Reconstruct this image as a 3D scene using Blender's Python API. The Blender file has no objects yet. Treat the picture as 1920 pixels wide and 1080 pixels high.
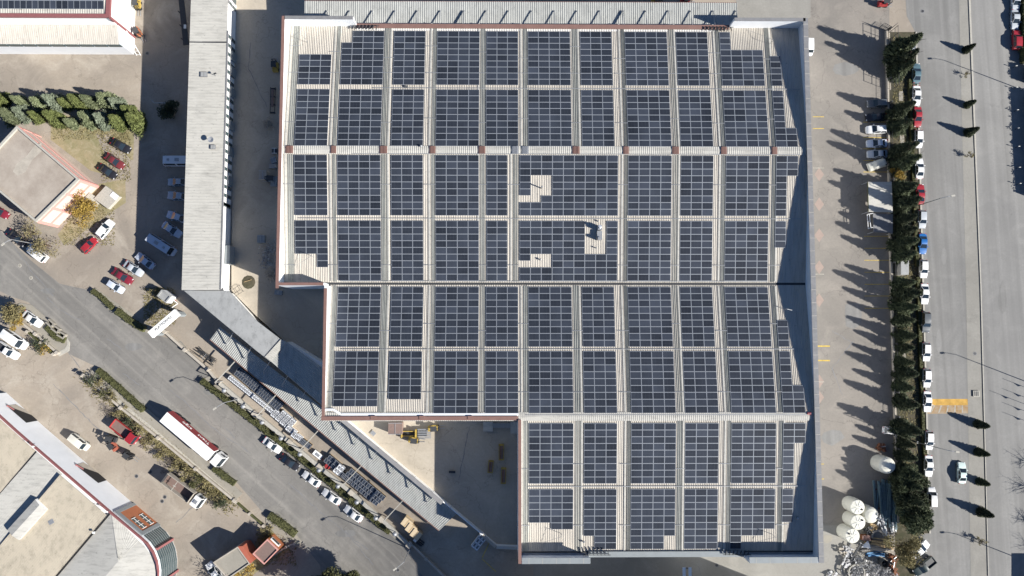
import bpy, bmesh, math, random
from mathutils import Vector, Matrix
R_ = math.radians
random.seed(7)
sc = bpy.context.scene
# ------------------------------------------------------------------ camera
F, CH = 1300.0, 151.0
TH, PHI = math.atan(88 / F), -0.0092
cam = bpy.data.objects.new('camera', bpy.data.cameras.new('camera'))
sc.collection.objects.link(cam); sc.camera = cam
cam.location = (0, 0, CH); cam.rotation_euler = (TH, PHI, 0)
cam.data.lens = F * 36 / 1920; cam.data.sensor_width = 36
cam.data.clip_start = 1; cam.data.clip_end = 9000
# ------------------------------------------------------------------ world, sun, exposure
EL = R_(31.7); SX, SY = 0.932, -0.363
w = bpy.data.worlds.new('World'); sc.world = w; w.use_nodes = True
nt = w.node_tree; sky = nt.nodes.new('ShaderNodeTexSky'); sky.sky_type = 'NISHITA'
sky.sun_disc = False; sky.ozone_density = 4.0; sky.dust_density = 0.4; sky.altitude = 900; sky.sun_elevation = EL; sky.sun_rotation = math.atan2(SX, SY)
tint = nt.nodes.new('ShaderNodeMix'); tint.data_type = 'RGBA'; tint.blend_type = 'MULTIPLY'; tint.inputs['Factor'].default_value = 1; tint.inputs[7].default_value = (.90, .97, 1.08, 1)
nt.links.new(sky.outputs[0], tint.inputs[6]); nt.links.new(tint.outputs[2], nt.nodes['Background'].inputs[0])
nt.nodes['Background'].inputs[1].default_value = 0.05
sl = bpy.data.lights.new('sun', 'SUN'); sl.energy = 5.0; sl.angle = R_(0.5); sl.color = (1, 0.962, 0.90)
so = bpy.data.objects.new('sun', sl); sc.collection.objects.link(so)
so.rotation_euler = Vector((-SX * math.cos(EL), -SY * math.cos(EL), -math.sin(EL))).to_track_quat('-Z', 'Y').to_euler()
so.location = (200, -80, 130)
sc.view_settings.view_transform = 'Standard'; sc.view_settings.look = 'None'
sc.view_settings.exposure = 0.80; sc.view_settings.gamma = 1
# ------------------------------------------------------------------ pixel of the survey photo -> place
_M = cam.rotation_euler.to_matrix()
def P(px, py, z=0.0):
    d = _M @ Vector(((px - 960) / F, -(py - 540) / F, -1)); t = (z - CH) / d.z
    return Vector((d.x * t, d.y * t, z))
XA, XC = P(550, 700, -5.5).x, P(960, 1000, 0).x
TX = [XA + (XC - XA) * i / 14 for i in range(15)]; TZ = [-5.5 + 5.5 * (i / 14) ** 2 * (3 - 2 * i / 14) for i in range(15)]
def T(x):                                                      # the street side lies 5.5 m below the factory yard
    if x <= XA: return -5.5
    if x >= XC: return 0.0
    f = (x - XA) / (XC - XA) * 14; i = min(13, int(f)); return TZ[i] + (TZ[i + 1] - TZ[i]) * (f - i)
PLAT = [(436, -160), (434, 545), (480, 592), (545, 650), (607, 715), (658, 796), (832, 941), (906, 1003), (931, 1024), (985, 1028), (985, -160)]
def inpoly(x, y, poly):
    c = False; n = len(poly)
    for i in range(n):
        x1, y1 = poly[i][:2]; x2, y2 = poly[i - 1][:2]
        if (y1 > y) != (y2 > y) and x < (x2 - x1) * (y - y1) / (y2 - y1) + x1: c = not c
    return c
def G(px, py, h=0.0):
    if inpoly(px, py, PLAT): return P(px, py, 0.02 + h)
    z = 0.0
    for _ in range(12): z = T(P(px, py, z + h).x)
    p = P(px, py, z + h); return p
def GZ(px, py): return G(px, py).z
def ang(a, b):
    p, q = G(*a), G(*b); return math.atan2(q.y - p.y, q.x - p.x)
# ------------------------------------------------------------------ materials
_mats = {}
def mat(name, col, rough=.7, var=.12, scale=1.5, metal=0.0, bump=0.0, spec=.4, col2=None, coat=0.0, rnd=0.0, world=False, streak=None):
    if name in _mats: return _mats[name]
    m = bpy.data.materials.new(name); m.use_nodes = True; n = m.node_tree.nodes; l = m.node_tree.links
    b = n['Principled BSDF']; b.inputs['Roughness'].default_value = rough; b.inputs['Metallic'].default_value = metal
    b.inputs['Specular IOR Level'].default_value = spec; b.inputs['Coat Weight'].default_value = coat
    tc = n.new('ShaderNodeTexCoord'); no = n.new('ShaderNodeTexNoise')
    no.inputs['Scale'].default_value = scale; no.inputs['Detail'].default_value = 6; no.inputs['Roughness'].default_value = .65
    l.new(n.new('ShaderNodeNewGeometry').outputs['Position'] if world else tc.outputs['Object'], no.inputs['Vector'])
    if streak:                                                 # rain streaks and dirt along the sheets
        mp = n.new('ShaderNodeMapping'); mp.inputs['Scale'].default_value = (*streak, 1); l.new(tc.outputs['Object'], mp.inputs[0]); n2 = n.new('ShaderNodeTexNoise'); n2.inputs['Scale'].default_value = 1; n2.inputs['Detail'].default_value = 7; n2.inputs['Roughness'].default_value = .7
        l.new(mp.outputs[0], n2.inputs['Vector']); n3 = n.new('ShaderNodeTexNoise'); n3.inputs['Scale'].default_value = 1.9; n3.inputs['Detail'].default_value = 4; l.new(tc.outputs['Object'], n3.inputs['Vector'])
    r = n.new('ShaderNodeValToRGB'); e = r.color_ramp.elements
    c = Vector(col[:3]); c2 = Vector(col2[:3]) if col2 else c * (1 + var)
    e[0].position = .3; e[0].color = (*(c * (1 - var)), 1); e[1].position = .7; e[1].color = (*[min(1, k) for k in c2], 1)
    l.new(no.outputs['Fac'], r.inputs[0]); out = r.outputs[0]
    if streak:
        for src, lo, hi, am in ((n2, .48, .72, .30), (n3, .64, .76, .38)):
            m1 = n.new('ShaderNodeMapRange'); l.new(src.outputs['Fac'], m1.inputs[0]); m1.inputs[1].default_value = lo; m1.inputs[2].default_value = hi; m1.inputs[3].default_value = 1; m1.inputs[4].default_value = 1 - am
            m2 = n.new('ShaderNodeVectorMath'); m2.operation = 'SCALE'; l.new(out, m2.inputs[0]); l.new(m1.outputs[0], m2.inputs['Scale']); out = m2.outputs[0]
    if rnd:
        oi = n.new('ShaderNodeObjectInfo'); mr = n.new('ShaderNodeMapRange'); mr.inputs[3].default_value = 1 - rnd; mr.inputs[4].default_value = 1 + rnd
        l.new(oi.outputs['Random'], mr.inputs[0]); mx = n.new('ShaderNodeVectorMath'); mx.operation = 'SCALE'
        l.new(out, mx.inputs[0]); l.new(mr.outputs[0], mx.inputs['Scale']); out = mx.outputs[0]
    l.new(out, b.inputs['Base Color'])
    if bump:
        bp = n.new('ShaderNodeBump'); bp.inputs['Strength'].default_value = bump; bp.inputs['Distance'].default_value = .05
        l.new(no.outputs['Fac'], bp.inputs['Height']); l.new(bp.outputs[0], b.inputs['Normal'])
    _mats[name] = m; return m
def groundmat(name, base, stain, pale, rot=0.0, streak=0.0, big=.05, fine=2.2, cracks=.5):
    if name in _mats: return _mats[name]
    m = bpy.data.materials.new(name); m.use_nodes = True; n = m.node_tree.nodes; l = m.node_tree.links
    b = n['Principled BSDF']; b.inputs['Roughness'].default_value = .93; b.inputs['Specular IOR Level'].default_value = .2
    tc = n.new('ShaderNodeTexCoord')
    def noise(scale, det=8, ro=.6, sc3=None, dist=0.0):
        mp = n.new('ShaderNodeMapping'); l.new(tc.outputs['Object'], mp.inputs[0]); mp.inputs['Rotation'].default_value = (0, 0, rot if sc3 else 0)
        mp.vector_type = 'TEXTURE' if sc3 else 'POINT'
        if sc3: mp.inputs['Scale'].default_value = sc3
        x = n.new('ShaderNodeTexNoise'); x.inputs['Scale'].default_value = scale; x.inputs['Detail'].default_value = det
        x.inputs['Roughness'].default_value = ro; x.inputs['Distortion'].default_value = dist
        l.new(mp.outputs[0], x.inputs['Vector']); return x.outputs['Fac']
    def mr(v, a, b_, c=0.0, d=1.0):
        x = n.new('ShaderNodeMapRange'); l.new(v, x.inputs[0])
        for i, k in enumerate((a, b_, c, d)): x.inputs[i + 1].default_value = k
        return x.outputs[0]
    def mix(f, A, B):
        x = n.new('ShaderNodeMix'); x.data_type = 'RGBA'; l.new(f, x.inputs['Factor'])
        for s, v in ((x.inputs[6], A), (x.inputs[7], B)):
            if isinstance(v, tuple): s.default_value = (*v, 1)
            else: l.new(v, s)
        return x.outputs[2]
    c = mix(mr(noise(big, 6, .6, dist=.6), .38, .62), base, stain)
    c = mix(mr(noise(big * 3.1, 7, .62, dist=1.0), .5, .78, 0, .8), c, pale)
    if streak: c = mix(mr(noise(.5, 5, .5, (40, 1, 1)), .42, .72, 0, streak), c, tuple(k * .62 for k in base)); c = mix(mr(noise(.9, 3, .5, (60, 1, 1)), .5, .75, 0, streak * .7), c, pale)
    c = mix(mr(noise(fine, 5, .7), .35, .7, 0, .3), c, tuple(k * .72 for k in stain))
    c = mix(mr(noise(.35, 9, .72, dist=1.6), .60, .74, 0, .42), c, tuple(k * .55 for k in stain))
    if cracks:
        v = n.new('ShaderNodeTexVoronoi'); v.feature = 'DISTANCE_TO_EDGE'; v.inputs['Scale'].default_value = .09
        mm = n.new('ShaderNodeVectorMath'); mm.operation = 'ADD'; nz = n.new('ShaderNodeTexNoise'); nz.inputs['Scale'].default_value = .35; nz.inputs['Detail'].default_value = 5
        l.new(tc.outputs['Object'], nz.inputs['Vector']); sc_ = n.new('ShaderNodeVectorMath'); sc_.operation = 'SCALE'; sc_.inputs['Scale'].default_value = 5
        l.new(nz.outputs['Color'], sc_.inputs[0]); l.new(tc.outputs['Object'], mm.inputs[0]); l.new(sc_.outputs[0], mm.inputs[1]); l.new(mm.outputs[0], v.inputs['Vector'])
        c = mix(mr(v.outputs['Distance'], .0, .008, cracks, 0), c, tuple(k * .45 for k in base))
    l.new(c, b.inputs['Base Color']); _mats[name] = m; return m
def glassmat(name, col=(.02, .03, .04)):
    m = mat(name, col, .08, .1, 1, spec=.8); return m
M = dict(
    yard=groundmat('dirt_concrete', (.39, .335, .27), (.275, .24, .20), (.48, .43, .36)),
    plat=groundmat('pale_concrete', (.49, .43, .345), (.37, .33, .27), (.56, .50, .41)),
    street=groundmat('street_asphalt', (.265, .252, .23), (.20, .192, .178), (.35, .33, .295), rot=R_(-41), streak=.75),
    park=groundmat('parking_asphalt', (.275, .25, .22), (.21, .195, .175), (.335, .305, .265)),
    road=groundmat('road_asphalt', (.255, .25, .238), (.215, .212, .202), (.31, .303, .288), rot=R_(91.8), streak=.75, cracks=0),
    road2=groundmat('road_concrete', (.28, .275, .262), (.24, .236, .226), (.335, .327, .31), rot=R_(91.8), streak=.65, cracks=0),
    median=groundmat('median_paving', (.31, .298, .268), (.255, .245, .22), (.36, .345, .31), cracks=.2),
    walk=groundmat('sidewalk_paving', (.34, .315, .265), (.28, .26, .22), (.40, .37, .31), cracks=.3),
    soil=groundmat('soil', (.10, .085, .06), (.06, .06, .035), (.17, .15, .11), big=.3),
    dry=groundmat('dry_grass_soil', (.34, .28, .175), (.24, .22, .12), (.44, .38, .27), big=.25, cracks=0),
    kerb=mat('kerb_concrete', (.42, .40, .35), .9, .15, 3), roof=mat('roof_sheet_cream', (.49, .475, .43), .55, .07, .12, streak=(.35, 1.6)),
    roofw=mat('roof_sheet_ivory', (.56, .52, .455), .6, .06, .1, streak=(1.7, .16)), roofg=mat('roof_sheet_grey', (.33, .335, .33), .5, .08, .25, streak=(.9, .5)), capg=mat('grey_wall_cap', (.24, .235, .235), .7, .12, 1),
    roofn=mat('canopy_sheet_grey', (.42, .425, .40), .5, .08, .3, streak=(1.5, .4)), sky_=mat('skylight_sheet', (.30, .305, .28), .45, .12, .4, streak=(2.6, .14)),
    white=mat('white_render', (.82, .82, .80), .7, .04, .6), whiteb=mat('white_cladding', (.78, .80, .82), .5, .04, .5),
    grey=mat('grey_stone_cap', (.20, .20, .205), .7, .15, 1.2), lgrey=mat('light_grey_cladding', (.25, .275, .285), .55, .08, .7),
    redc=mat('brick_red_cap', (.21, .12, .10), .7, .12, 1), curt=mat('dark_red_tarpaulin', (.25, .035, .04), .6, .1, 2), red=mat('red_paint', (.38, .04, .04), .5, .1, 2), redt=mat('red_trim', (.26, .10, .10), .6, .1, 2),
    steel=mat('galvanised_steel', (.42, .43, .44), .4, .12, 3, metal=.5), rail=mat('panel_frame_aluminium', (.40, .43, .47), .45, .05, 2, metal=.2),
    cell=mat('solar_cell', (.034, .040, .053), .30, .28, .16, spec=.5, rnd=.34, world=True), cellb=mat('solar_backsheet', (.065, .075, .095), .4, .1, 1),
    black=mat('black_rubber', (.018, .018, .02), .75, .2, 5), dark=mat('dark_metal', (.05, .052, .055), .5, .2, 3), glass=glassmat('dark_glass'), wind=glassmat('window_glass', (.045, .075, .08)),
    pink=mat('pink_render', (.58, .30, .26), .85, .05, 1), pinkp=mat('pale_pink_render', (.66, .50, .43), .85, .04, 1), swr=mat('beige_hall_sheet', (.50, .44, .34), .6, .08, .15, streak=(.8, .6)), beige=mat('beige_flat_roof', (.34, .285, .235), .9, .14, .25, col2=(.44, .39, .33)),
    orange=mat('terracotta_cladding', (.42, .15, .07), .6, .08, 1), coral=mat('coral_paint', (.40, .12, .075), .6, .08, 1), yel=mat('yellow_paint', (.44, .31, .07), .7, .25, 2), wood=mat('pale_wood', (.50, .36, .19), .8, .2, 4),
    brown=mat('brown_cladding', (.20, .14, .12), .7, .1, 2), rust=mat('rusty_steel', (.20, .085, .045), .9, .3, 3), blue=mat('blue_paint', (.07, .22, .42), .5, .15, 2), bluec=mat('dark_crate_sheet', (.03, .04, .06), .5, .2, 3),
    teal=mat('weathered_teal_steel', (.10, .16, .19), .6, .25, 2), tank=mat('ivory_tank_shell', (.62, .61, .53), .45, .05, 1), tankt=mat('tank_lid', (.74, .74, .69), .5, .04, 1), card=mat('cardboard', (.55, .44, .29), .85, .08, 2),
    bark=mat('bark', (.14, .10, .07), .9, .2, 5), leafd=mat('conifer_foliage', (.028, .042, .018), .8, .4, 1.6, col2=(.10, .12, .06), rnd=.3), leafb=mat('silver_conifer_foliage', (.09, .12, .05), .8, .35, 1.5, col2=(.27, .30, .17), rnd=.3),
    leafc=mat('olive_conifer_foliage', (.075, .095, .025), .8, .35, 1.5, col2=(.20, .23, .075)), leafe=mat('blue_conifer_foliage', (.10, .125, .08), .8, .35, 1.5, col2=(.27, .31, .22)), leafg=mat('hedge_foliage', (.06, .068, .022), .8, .4, 2, col2=(.125, .125, .05)), leafy=mat('autumn_foliage', (.26, .15, .03), .8, .4, 1.5, col2=(.42, .30, .06)), leafo=mat('dry_foliage', (.17, .14, .065), .85, .4, 1.5, col2=(.30, .26, .12)),
    twig=mat('bare_twigs', (.12, .10, .085), .9, .3, 3), ywl=mat('worn_yellow_paint', (.50, .36, .07), .85, .35, 1.5), orp=mat('orange_road_paint', (.50, .27, .07), .9, .4, .8, col2=(.36, .31, .24)), whp=mat('worn_white_paint', (.36, .34, .29), .9, .3, 1.2), ywo=mat('worn_orange_paint', (.50, .30, .07), .9, .25, .9), patch=mat('reddish_paving', (.30, .235, .20), .9, .1, 1),
    light=mat('clear_lamp_glass', (.7, .7, .7), .2, .05, 3), tail=mat('red_lamp_glass', (.35, .02, .02), .3, .1, 3), stone=mat('retaining_concrete', (.42, .38, .32), .9, .15, .8), junk=mat('scrap_metal_mix', (.34, .33, .32), .6, .6, 1.6, metal=.1, col2=(.75, .75, .75)),
)
def paint(name, col): return mat('car_paint_' + name, col, .35, .03, 1, spec=.5, coat=.4)
PC = dict(white=(.78, .78, .77), silver=(.46, .49, .52), dred=(.20, .02, .035), red=(.34, .025, .035), maroon=(.16, .03, .035), black=(.02, .02, .025), grey=(.10, .11, .12), blue=(.02, .14, .42), dgreen=(.03, .045, .045), teal=(.10, .17, .20), beige=(.62, .60, .53), mint=(.62, .74, .70), pale=(.55, .60, .68))
# ------------------------------------------------------------------ mesh building
def link(o): sc.collection.objects.link(o); return o
class MB:
    def __init__(s): s.v = []; s.f = []; s.m = []
    def face(s, pts, mi=0):
        k = len(s.v); s.v += [tuple(p) for p in pts]; s.f.append(tuple(range(k, k + len(pts)))); s.m.append(mi)
    def add(s, vs, fs, mi=0):
        k = len(s.v); s.v += [tuple(p) for p in vs]; s.f += [tuple(i + k for i in f) for f in fs]; s.m += [mi] * len(fs)
    def box(s, c, d, rot=0.0, mi=0, M4=None):
        cx, cy, cz = c; a, b, h = d[0] / 2, d[1] / 2, d[2] / 2; co, si = math.cos(rot), math.sin(rot); vs = []
        for z in (-h, h):
            for x, y in ((-a, -b), (a, -b), (a, b), (-a, b)): vs.append((cx + x * co - y * si, cy + x * si + y * co, cz + z))
        s.add(vs, [(3, 2, 1, 0), (4, 5, 6, 7), (0, 1, 5, 4), (1, 2, 6, 5), (2, 3, 7, 6), (3, 0, 4, 7)], mi)
    def prism(s, poly, z0, z1, mi=0, mside=None):
        n = len(poly); z0f = z0 if callable(z0) else (lambda p: z0); z1f = z1 if callable(z1) else (lambda p: z1)
        vs = [(p[0], p[1], z0f(p)) for p in poly] + [(p[0], p[1], z1f(p)) for p in poly]
        s.add(vs, [tuple(range(n, 2 * n))], mi); s.add(vs, [tuple(reversed(range(n)))] + [(i, (i + 1) % n, n + (i + 1) % n, n + i) for i in range(n)], mi if mside is None else mside)
    def tube(s, p, q, r, n=6, r2=None, mi=0):
        p = Vector(p); q = Vector(q); d = (q - p)
        if d.length < 1e-6: return
        d.normalize(); u = d.orthogonal().normalized(); w_ = d.cross(u); r2 = r if r2 is None else r2; vs = []
        for c, rr in ((p, r), (q, r2)):
            for i in range(n):
                a = 2 * math.pi * i / n; vs.append(c + (u * math.cos(a) + w_ * math.sin(a)) * rr)
        s.add(vs, [(i, (i + 1) % n, n + (i + 1) % n, n + i) for i in range(n)] + [tuple(range(n))[::-1], tuple(range(n, 2 * n))], mi)
    def path(s, pts, r, n=6, mi=0):
        for a, b in zip(pts, pts[1:]): s.tube(a, b, r, n, None, mi)
    def bar(s, p, q, w_, h, mi=0):
        p = Vector(p); q = Vector(q); d = (q - p).normalized(); u = Vector((-d.y, d.x, 0))
        if u.length < 1e-4: u = Vector((1, 0, 0))
        u.normalize(); v = d.cross(u); vs = []
        for c in (p, q):
            for a, b in ((-1, -1), (1, -1), (1, 1), (-1, 1)): vs.append(c + u * a * w_ / 2 + v * b * h / 2)
        s.add(vs, [(3, 2, 1, 0), (4, 5, 6, 7), (0, 1, 5, 4), (1, 2, 6, 5), (2, 3, 7, 6), (3, 0, 4, 7)], mi)
    def corr(s, A, B, C, D, pitch=.36, dep=.06, mi=0, rib=.3):
        """ribbed sheet, ribs run A->D, spaced along A->B"""
        A, B, C, D = map(Vector, (A, B, C, D)); n = max(2, int((B - A).length / pitch)); nn = (B - A).cross(D - A).normalized()
        if nn.z < 0: nn = -nn
        prof = []
        for i in range(n):
            for f, h in ((0, 0), (1 - rib, 0), (1 - rib * .75, 1), (1 - rib * .25, 1)): prof.append(((i + f) / n, h))
        prof.append((1, 0)); vs = []
        for t, h in prof: vs.append(A.lerp(B, t) + nn * h * dep); vs.append(D.lerp(C, t) + nn * h * dep)
        s.add(vs, [(2 * i, 2 * i + 2, 2 * i + 3, 2 * i + 1) for i in range(len(prof) - 1)], mi)
    def lathe(s, prof, c=(0, 0, 0), n=20, mi=0):
        vs = []
        for r, z in prof:
            for i in range(n):
                a = 2 * math.pi * i / n; vs.append((c[0] + r * math.cos(a), c[1] + r * math.sin(a), c[2] + z))
        k = len(prof); fs = [(j * n + i, j * n + (i + 1) % n, (j + 1) * n + (i + 1) % n, (j + 1) * n + i) for j in range(k - 1) for i in range(n)]
        fs.append(tuple(range((k - 1) * n, k * n))); s.add(vs, fs, mi)
    def mesh(s, name, mats, smooth=False):
        me = bpy.data.meshes.new(name); me.from_pydata(s.v, [], s.f)
        for m in (mats if isinstance(mats, (list, tuple)) else [mats]): me.materials.append(M[m] if isinstance(m, str) else m)
        me.polygons.foreach_set('material_index', s.m)
        if smooth: me.polygons.foreach_set('use_smooth', [True] * len(s.f))
        me.update(); return me
    def build(s, name, mats, parent=None, smooth=False, world=True):
        if parent is not None and world:
            L = parent.location; s.v = [(a - L.x, b - L.y, c - L.z) for a, b, c in s.v]
        elif parent is None and world and s.v:
            n = len(s.v); L = Vector((sum(a[0] for a in s.v) / n, sum(a[1] for a in s.v) / n, min(a[2] for a in s.v)))
            s.v = [(a - L.x, b - L.y, c - L.z) for a, b, c in s.v]
        o = bpy.data.objects.new(name, s.mesh(name, mats, smooth)); link(o)
        if parent is not None: o.parent = parent
        elif world: o.location = L
        return o
def struct(name, mb, mats):
    o = bpy.data.objects.new(name, mb.mesh(name, mats)); link(o); o['kind'] = 'structure'; return o
def tag(o, label, cat, group=None, kind=None):
    o['label'] = label; o['category'] = cat
    if group: o['group'] = group
    if kind: o['kind'] = kind
    return o
def thing(name, loc, label, cat, group=None, rz=0.0, scale=1.0):
    o = bpy.data.objects.new(name, None); link(o); o.location = loc; o.rotation_euler = (0, 0, rz); o.scale = (scale,) * 3
    o.empty_display_size = .5; return tag(o, label, cat, group)
ORD = ['first', 'second', 'third', 'fourth', 'fifth', 'sixth', 'seventh', 'eighth', 'ninth', 'tenth', 'eleventh', 'twelfth', 'thirteenth', 'fourteenth', 'fifteenth', 'sixteenth', 'seventeenth', 'eighteenth', 'nineteenth', 'twentieth', 'twenty-first', 'twenty-second', 'twenty-third', 'twenty-fourth', 'twenty-fifth', 'twenty-sixth', 'twenty-seventh', 'twenty-eighth', 'twenty-ninth', 'thirtieth', 'thirty-first', 'thirty-second', 'thirty-third']
def drape(px, dz, step=False):
    """pixel polygon laid on the terrain; step>0 makes a raised slab"""
    bm = bmesh.new(); f = bm.faces.new([bm.verts.new((*G(*p).xy, 0)) for p in px])
    for X in TX:
        bmesh.ops.bisect_plane(bm, geom=bm.verts[:] + bm.edges[:] + bm.faces[:], plane_co=(X, 0, 0), plane_no=(1, 0, 0))
    if step:
        r = bmesh.ops.extrude_face_region(bm, geom=bm.faces[:])
        top = set(v for v in r['geom'] if isinstance(v, bmesh.types.BMVert))
        for v in bm.verts: v.co.z = T(v.co.x) + (dz if v in top else -.1)
    else:
        for v in bm.verts: v.co.z = T(v.co.x) + dz
    for v in bm.verts: v.index = 0
    bm.verts.index_update(); mb = MB(); mb.add([v.co[:] for v in bm.verts], [[v.index for v in f.verts] for f in bm.faces]); bm.free(); return mb
# ================================================================== THE SETTING
g = MB(); xs = [-4000] + TX + [4000]
for a, b in zip(xs, xs[1:]): g.face([(a, -4000, T(a)), (b, -4000, T(b)), (b, 4000, T(b)), (a, 4000, T(a))])
struct('ground', g, 'yard')
g = MB(); g.prism([P(*p, 0).xy for p in PLAT], -7, .02, 0, 1); struct('yard', g, ['plat', 'stone'])
struct('street', drape([(-90, 392), (0, 432), (60, 490), (112, 532), (172, 545), (275, 624), (340, 640), (400, 712), (560, 850), (752, 1014), (800, 1092), (880, 1180), (620, 1180), (600, 1060), (562, 1012), (497, 966), (440, 900), (300, 786), (186, 690), (130, 664), (126, 650), (110, 622), (86, 596), (52, 566), (20, 556), (0, 546), (-90, 470)], .004), 'street')
struct('footpath', drape([(158, 702), (184, 689), (300, 786), (442, 912), (455, 925), (442, 938), (300, 815)], .12, True), 'walk')
struct('footpath', drape([(498, 968), (508, 960), (550, 995), (566, 1016), (545, 1030), (500, 985)], .12, True), 'walk')
struct('footpath', drape([(12, 577), (40, 568), (60, 572), (100, 606), (128, 640), (124, 656), (112, 664), (60, 612)], .12, True), 'walk')
struct('verge', drape([(380, 710), (392, 706), (480, 775), (640, 915), (752, 1006), (740, 1010), (600, 890), (470, 790)], .10, True), 'walk')
struct('verge', drape([(172, 545), (180, 540), (282, 612), (276, 624)], .1, True), 'walk')
struct('dry_grass', drape([(95, 215), (252, 222), (250, 300), (245, 300), (205, 250), (180, 250), (210, 330), (170, 320), (95, 262)], .006), 'dry')
struct('dry_grass', drape([(185, 345), (235, 335), (236, 380), (205, 400), (150, 440), (120, 460), (108, 440)], .006), 'dry')
struct('dry_grass', drape([(180, 690), (300, 812), (440, 936), (432, 945), (330, 870), (270, 810), (190, 730), (150, 705)], .006), 'dry')
struct('dry_grass', drape([(500, 985), (560, 1020), (470, 1080), (440, 1080)], .006), 'dry')
# east side
struct('parking_lot', drape([(1440, -120), (1665, -120), (1668, 60), (1672, 520), (1680, 1180), (1440, 1180)], .004), 'park')
struct('parking_lot', drape([(1380, -120), (1517, -120), (1520, 33), (1440, 60), (1380, 33)], .008), 'plat')
struct('parking_lot', drape([(1000, 1020), (1500, 1020), (1536, 985), (1660, 985), (1660, 1180), (1000, 1180)], .008), 'median')
struct('planting_strip', drape([(1665, 60), (1718, 60), (1728, 500), (1742, 1000), (1722, 1000), (1720, 1180), (1680, 1180), (1672, 500)], .006), 'soil')
struct('road', drape([(1690, -120), (1796, -120), (1798, 0), (1812, 540), (1822, 1080), (1824, 1180), (1705, 1180), (1722, 1002), (1742, 1000), (1728, 500), (1716, 60), (1700, 30)], .008), 'road')
struct('road', drape([(1812, -120), (1960, -120), (1985, 1180), (1853, 1180), (1838, 540), (1815, 0)], .008), 'road2')
struct('median', drape([(1797, -120), (1811, -120), (1815, 0), (1837, 540), (1850, 1080), (1852, 1180), (1822, 1180), (1820, 1080), (1811, 540), (1798, 0)], .02), 'median')
struct('kerb', drape([(1814.5, -120), (1816.5, -120), (1819, 0), (1839.5, 540), (1853, 1080), (1852, 1080), (1837.5, 540), (1815.6, 0)], .16, True), 'kerb')
struct('kerb', drape([(1716, 60), (1718.5, 60), (1731, 500), (1744.5, 1000), (1742, 1000), (1728, 500)], .14, True), 'kerb')
struct('kerb', drape([(126, 634), (131, 642), (130, 658), (112, 668), (104, 662), (122, 654), (127, 646)], .16, True), 'kerb')
struct('kerb', drape([(158, 702), (162, 698), (300, 812), (444, 936), (440, 941), (300, 819)], .16, True), 'kerb')
# painted markings
def strip(name, a, b, wpx, m, dz=.014):
    d = Vector((b[0] - a[0], b[1] - a[1])).normalized(); n_ = Vector((-d.y, d.x)) * wpx / 2
    struct(name, drape([(a[0] + n_.x, a[1] + n_.y), (b[0] + n_.x, b[1] + n_.y), (b[0] - n_.x, b[1] - n_.y), (a[0] - n_.x, a[1] - n_.y)], dz), m)
for y in (229, 258, 279, 301, 322.5, 443, 465.5, 488, 510.5, 533, 555, 578): strip('bay_line', (1618 + (y - 229) * .01, y), (1664 + (y - 229) * .012, y), 1.2, 'ywl')
for y in (649, 676): strip('bay_line', (1533, y), (1556, y), 2.4, 'ywl')
for y in (219, 241, 315, 514, 716, 870, 898): strip('bay_line', (1524, y), (1545, y), 1.3, 'ywl' if y in (219, 241, 870, 898) else 'whp')
struct('forecourt', drape([(1380, -120), (1519, -120), (1520, 33), (1440, 60), (1380, 33)], .012), 'median')
def crack(pts, seed, wd=.07, m='grey', name='crack'):
    rd = random.Random(seed); b = MB()
    for a, c in zip(pts, pts[1:]):
        n_ = max(2, int(math.hypot(c[0] - a[0], c[1] - a[1]) / 7)); q = [G(a[0] + (c[0] - a[0]) * i / n_ + (rd.gauss(0, .7) if 0 < i < n_ else 0), a[1] + (c[1] - a[1]) * i / n_ + (rd.gauss(0, .7) if 0 < i < n_ else 0), .016) for i in range(n_ + 1)]
        for p, r in zip(q, q[1:]):
            d = (r - p); nn = Vector((-d.y, d.x, 0)).normalized() * wd * rd.uniform(.5, 1.3); b.face([p - nn, r - nn, r + nn, p + nn])
    struct(name, b, m)
for i, pts in enumerate((((10, 440), (60, 510), (100, 555)), ((88, 558), (110, 580), (150, 600)), ((200, 635), (228, 655)), ((318, 730), (350, 756), (395, 800), (470, 850)), ((540, 905), (600, 960), (690, 1030)), ((420, 800), (440, 822)), ((230, 700), (262, 722)),
        ((120, 650), (150, 690)), ((100, 720), (190, 810)), ((330, 980), (410, 905)), ((1310, 1062), (1315, 1080)), ((1600, 640), (1560, 690), (1580, 740)), ((1560, 620), (1610, 650)), ((470, 80), (466, 130), (500, 200)), ((880, 800), (860, 900)), ((650, 1000), (700, 1060)))): crack(pts, i)
for i, (x, y, r, m) in enumerate(((150, 470, 10, 'park'), (395, 735, 12, 'park'), (620, 1000, 14, 'park'), (705, 975, 9, 'street'), (250, 640, 11, 'park'), (1560, 665, 16, 'park'), (300, 900, 8, 'park'), (1760, 650, 6, 'road2'), (1880, 480, 10, 'road'), (90, 800, 10, 'street'))):
    pass
struct('crossing_paint', drape([(1738, 748), (1814, 748), (1815, 760), (1738, 760)], .012), 'ywo')
struct('crossing_paint', drape([(1738, 760.3), (1815, 760.3), (1816, 775), (1738, 776)], .012), 'orp')
for y_ in (327, 383, 441, 501, 563, 715, 745): struct('paving_patch', drape([(1536, y_ - 13), (1545, y_), (1536, y_ + 13), (1527, y_)], .012), 'patch')
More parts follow.
